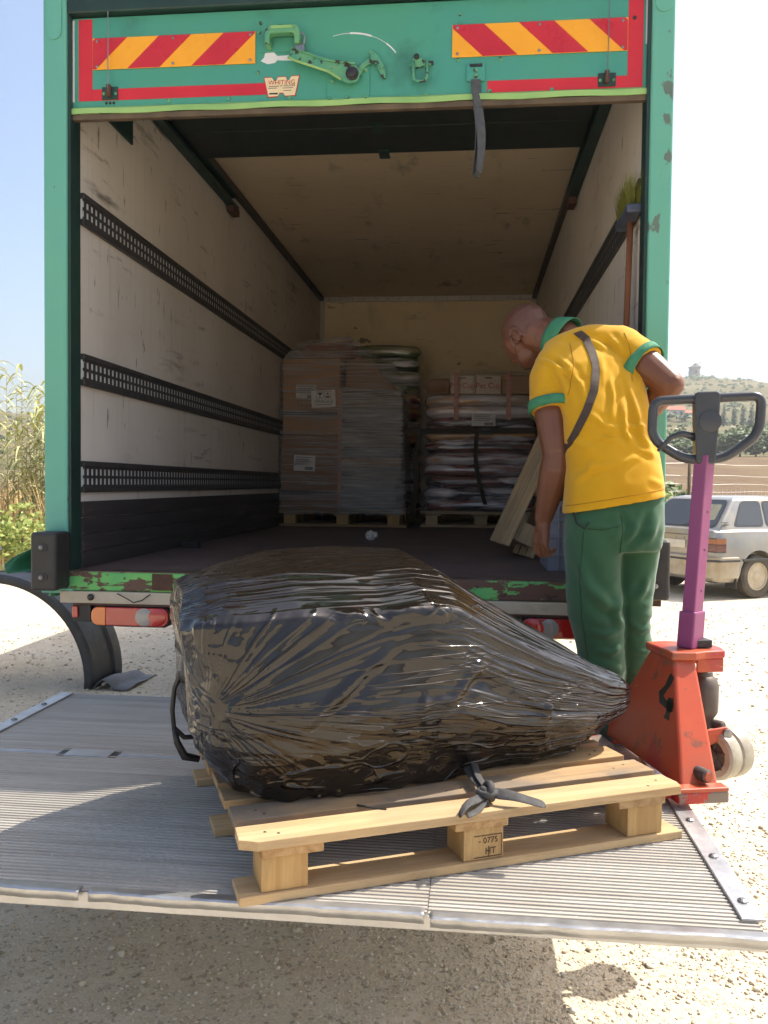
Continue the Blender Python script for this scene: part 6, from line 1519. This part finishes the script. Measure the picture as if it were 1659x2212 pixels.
# farmhouse
hp = pos(205, 13.05); fh = thing('farmhouse', 'small white farmhouse with red tiled roof below the hill', 'house', tuple(hp))
M_lime_ = paint('limewash', srgb(206, 202, 194), srgb(190, 184, 174), 1, .9); M_tile = paint('roof_tiles', srgb(190, 104, 76), srgb(170, 88, 64), 2, .85)
def house(x0, x1, d, hgt, rh):
    q = hp; obj('wall', MB().box(tuple(q+Vector((x0, 0, -.6))), tuple(q+Vector((x1, d, hgt)))), M_lime_, fh)
    obj('roof', MB().prism([(q.y-.2, q.z+hgt), (q.y+d+.2, q.z+hgt), (q.y+d/2, q.z+hgt+rh)], q.x+x0-.2, q.x+x1+.15, 'yz'), M_tile, fh)
house(-1.6, 2.2, 3.6, 1.5, 1.0); house(2.4, 4.6, 3.0, .8, .7)
obj('window', MB().box(tuple(hp+Vector((-.4, -.03, .5))), tuple(hp+Vector((.2, -.001, 1.1)))), M_black, fh); obj('door', MB().box(tuple(hp+Vector((1.0, -.03, -.4))), tuple(hp+Vector((1.6, -.001, 1.1)))), M_bark, fh)
for k, (az, r) in enumerate(((12.7, 198), (13.5, 196))): bush('garden_bush', ['dark bush left of the white farmhouse', 'dark bush right of the white farmhouse'][k], pos(r, az), 1.8, 3.4, M_leaf, 160, .4, 500+k)
# fences
M_wire = paint('galvanised_wire', (.55, .54, .52), (.42, .41, .40), 30, .4, metal=.6)
M_wire2 = paint('rusty_wire', srgb(120, 104, 84), srgb(96, 82, 66), 30, .6)
def fence(name, label, a, b, hts, vs, rw_, m, post_every, pm, ph, vert_top=None):
    f = thing(name, label, 'fence', a); a, b = Vector(a), Vector(b); L = (b-a).length; d = (b-a)/L
    for z in hts:
        n = max(2, int(L/.6)); obj('wire', MB().tube([a+d*L*k/n+Vector((0, 0, z+.012*math.sin(k*1.7+z*9))) for k in range(n+1)], rw_, 4), m, f, fix=False)
    n = int(L/post_every)
    for k in range(n+1): obj('post', MB().tube([a+d*L*k/n-Vector((0, 0, .2)), a+d*L*k/n+Vector((0, 0, ph))], .035, 7), pm, f, smooth=True)
    mb = MB(); n = int(L/vs)
    for k in range(n):
        p = a+d*(k+.5)*L/n; mb.tube([p+Vector((0, 0, .02)), p+Vector((.005, 0, vert_top or hts[-1]))], rw_*.8, 3)
    tag(obj('wire_stays', mb, m, f, fix=False), kind='stuff'); return f
fence('wire_fence', 'wire mesh fence behind the parked car', (1.6, 15.2, 0), (9.5, 20.6, 0), [.08, .20, .32, .44, .56, .68, .80, .92, 1.04, 1.16, 1.28, 1.40, 1.55, 1.72, 1.95], .13, .0022, M_wire, 2.6, M_bark, 2.05, 1.45)
fence('wire_fence', 'rusty wire mesh fence in front of the dry grass', (-12.5, 13.2, 0), (-4.2, 13.9, 0), [.06+.10*k for k in range(17)], .10, .0028, M_wire2, 2.4, M_bark, 1.6, 1.5)
# dry grass
def grass(name, label, n, area, h0, h1, m, seed, lean=.35):
    rng = np.random.default_rng(seed); V = []; F = []
    for k in range(n):
        x, y = area(rng); h = rng.uniform(h0, h1)*(.6+.7*max(0, .5+noise.noise(Vector((x*.8, y*.8, seed))))); w = rng.uniform(.004, .010)
        a = rng.uniform(0, 6.28); l = rng.uniform(.05, lean)*h; dx, dy = math.cos(a)*l, math.sin(a)*l; sx, sy = -math.sin(a)*w, math.cos(a)*w
        b0 = len(V)
        V += [(x-sx, y-sy, 0), (x+sx, y+sy, 0), (x+dx*.35-sx*.8, y+dy*.35-sy*.8, h*.6), (x+dx*.35+sx*.8, y+dy*.35+sy*.8, h*.6), (x+dx, y+dy, h)]
        F += [(b0, b0+1, b0+3, b0+2), (b0+2, b0+3, b0+4)]
    mb = MB(); mb.v = V; mb.f = F; mb.m = [0]*len(F)
    return tag(obj(name, mb, m, fix=False), label, 'grass', kind='stuff')
M_dry = leaf_mat('dry_grass', srgb(196, 168, 112), srgb(214, 190, 136), srgb(170, 140, 92))
grass('dry_grass', 'tall straw-coloured grass behind the left fence', 12000, lambda g: (g.uniform(-13, -5.2), g.uniform(13.7, 20.5)), .8, 1.7, M_dry, 3)
grass('dry_grass', 'straw-coloured weeds along the fence behind the car', 2600, lambda g: ((lambda u: (2.0+7.5*u+g.normal(0, .25), 15.7+5.1*u+abs(g.normal(0, .4))))(g.random())), .3, .9, M_dry, 9)
# giant reeds
M_reed = leaf_mat('reed_leaves', srgb(168, 174, 112), srgb(188, 188, 128), srgb(206, 200, 150)); M_cane = paint('reed_cane', srgb(176, 162, 104), srgb(150, 140, 84), 8, .7)
def reeds(label, cx, cy_, n, h0, h1, seed):
    rng = random.Random(seed); t = thing('giant_reed', label, 'reed', (cx, cy_, 0)); lm = MB()
    for k in range(n):
        x, y = cx+rng.gauss(0, .34), cy_+rng.gauss(0, .3); h = rng.uniform(h0, h1); lx, ly = rng.uniform(-.28, .16), rng.uniform(-.1, .1)
        pts = [Vector((x+lx*u*u*h*.45, y+ly*u*u*h*.3, h*u)) for u in np.linspace(0, 1, 9)]
        obj('cane', MB().tube(pts, [.013-.009*u for u in np.linspace(0, 1, 9)], 6), M_cane, t, smooth=True)
        for q in range(22):
            u = .30+.70*q/21; i = min(7, int(u*8)); p = pts[i].lerp(pts[i+1], u*8-i); a = rng.uniform(0, 6.28) if rng.random() < .5 else rng.choice((0.1, 3.3))+rng.gauss(0, .5); L = rng.uniform(.5, .95)*(1.1-.35*u); w = rng.uniform(.026, .048)
            d = Vector((math.cos(a), math.sin(a), 0)); s = Vector((-d.y, d.x, 0)); up = rng.uniform(.5, 1.0); rows = []
            for v in np.linspace(0, 1, 7):
                c = p+d*L*v*.75+Vector((0, 0, L*(up*v-(.75+up*.55)*v*v))); ww = w*(1-v)**.7*min(1, .4+v*4); rows.append([tuple(c-s*ww), tuple(c+Vector((0, 0, -.3*ww))), tuple(c+s*ww)])
            lm.grid(rows)
    obj('leaves', lm, M_reed, t, smooth=True, fix=False)
reeds('tall giant reeds at the left edge of the view, leaning left', -8.75, 15.3, 14, 2.6, 3.7, 5)
reeds('giant reeds rising right behind the truck\'s left corner post', -7.75, 15.0, 15, 2.4, 3.3, 8)
reeds('shorter giant reeds half hidden by the left corner post', -6.95, 15.4, 10, 2.1, 2.9, 13)
bush('green_bush', 'feathery yellow-green shrub between the truck and the parked car', (2.75, 13.9, 0), 1.75, 1.2, M_shrub, 1500, .055, 41)
bush('green_bush', 'low green shrub in front of the left wire fence', (-7.1, 12.7, 0), 1.15, 1.7, M_shrub, 1300, .05, 43)
bush('green_bush', 'dark round bush behind the left dry grass', (-11.5, 22.5, 0), 1.9, 2.6, M_leaf, 900, .12, 45)
bush('green_bush', 'dark bush behind the reeds by the corner post', (-9.6, 22.0, 0), 1.7, 2.2, M_leaf, 900, .12, 47)
bush('green_bush', 'dark hedge bush beyond the fence, left of the pallet jack grip', (5.2, 24, 0), 1.9, 3.0, M_leaf, 900, .14, 49)
# mudguard standing on the ground, its flap bent over
mg = thing('mudguard', 'black curved truck mudguard standing on the gravel left of the truck', 'mudguard', (-2.7, 5.75, 0))
cx_, cz_, ro = -3.42, .06, .75
rows = []
for a in np.linspace(R(176), R(-4), 40):
    c, s_ = math.cos(a), math.sin(a)
    prof = [(ro-.055, -.27), (ro-.012, -.262), (ro+.004, -.24), (ro+.004, -.12), (ro-.014, -.11), (ro-.014, .11), (ro+.004, .12), (ro+.004, .24), (ro-.012, .262), (ro-.055, .27)]
    rows.append([(cx_+c*r_, 5.98+y_, max(.004, cz_+s_*r_)) for r_, y_ in prof])
obj('shell', MB().grid(rows), paint('mudguard_plastic', srgb(58, 60, 62), srgb(44, 46, 48), 5, .5, dirt=srgb(104, 98, 90), dirt_t=.6), mg, smooth='auto', solid=.006)
rows = []
for u in np.linspace(0, 1, 14):
    x = -2.665+.26*u; z = .012+.075*math.sin(min(1, u*1.7)*math.pi)*(1-u*.4); rows.append([(x+.05*math.sin(u*3)*v, 5.72+.5*v, max(.008, z*(1-.35*v)+.012*math.sin(v*5))) for v in np.linspace(0, 1, 8)])
obj('mud_flap', MB().grid(rows), paint('grey_flap', srgb(112, 112, 112), srgb(92, 92, 94), 7, .6), mg, smooth=True, solid=.005)
obj('stay', MB().box((-2.80, 6.28, .004), (-2.775, 6.30, .20)), M_black, mg)
# tarpaulin hanging at the truck's left corner
tpn = thing('tarpaulin', 'crumpled green tarpaulin hanging behind the left rubber buffer', 'tarpaulin', (-2.0, 3.7, 1.0))
rows = []
for i, u in enumerate(np.linspace(0, 1, 34)):
    row = []
    for v in np.linspace(0, 1, 30):
        wdt = (.05+.27*sm(0, .42, u))*(1-.55*sm(.50, .62, u)) + .03*math.sin(u*11)*sm(.6, 1, u)
        x = -1.775-wdt*v-.02*math.sin(v*9+u*4)*u; y = 3.60+.16*math.sin(v*3.0)+.09*noise.noise(Vector((u*6, v*5, 2)))+.05*noise.noise(Vector((u*13, v*11, 7)))+.025*math.sin(u*14+v*5); z = 1.335-.36*u-.075*v*sm(0, .4, u)*(1-sm(.5, .65, u))
        row.append((x, y, z))
    rows.append(row)
M_tarp = paint('tarp_green', srgb(66, 134, 96), srgb(54, 116, 84), 4, .55, dirt=srgb(120, 150, 130), dirt_t=.6)
obj('sheet', MB().grid(rows), M_tarp, tpn, smooth=True, solid=.003)
obj('eyelet', MB().lathe([(.010, 0), (.010, .003), (.005, .004)], (-2.10, 3.585, 1.19), (-.3, -1, 0), 10), M_steel, tpn)
# log on the ground by the fence
tag(obj('log', MB().tube([(-7.7, 12.35, .07), (-6.9, 12.5, .07), (-5.9, 12.6, .065)], [.075, .07, .06], 10), M_cane, smooth=True), 'pale bare log lying on the ground by the left fence', 'log')
# ------------------------------------------------------------------ summer haze
hz = bpy.data.materials.new('haze_air'); hz.use_nodes = True
nt_ = hz.node_tree; nt_.nodes.clear(); out_ = nt_.nodes.new('ShaderNodeOutputMaterial'); pv = nt_.nodes.new('ShaderNodeVolumePrincipled')
pv.inputs['Color'].default_value = (.92, .94, .96, 1); pv.inputs['Density'].default_value = .0008; pv.inputs['Anisotropy'].default_value = .35
nt_.links.new(pv.outputs[0], out_.inputs['Volume'])
tag(obj('haze', MB().box((-460, -460, -1.1), (460, 560, 62)), hz), 'thin pale summer haze over the yard and hills', 'haze', kind='stuff')
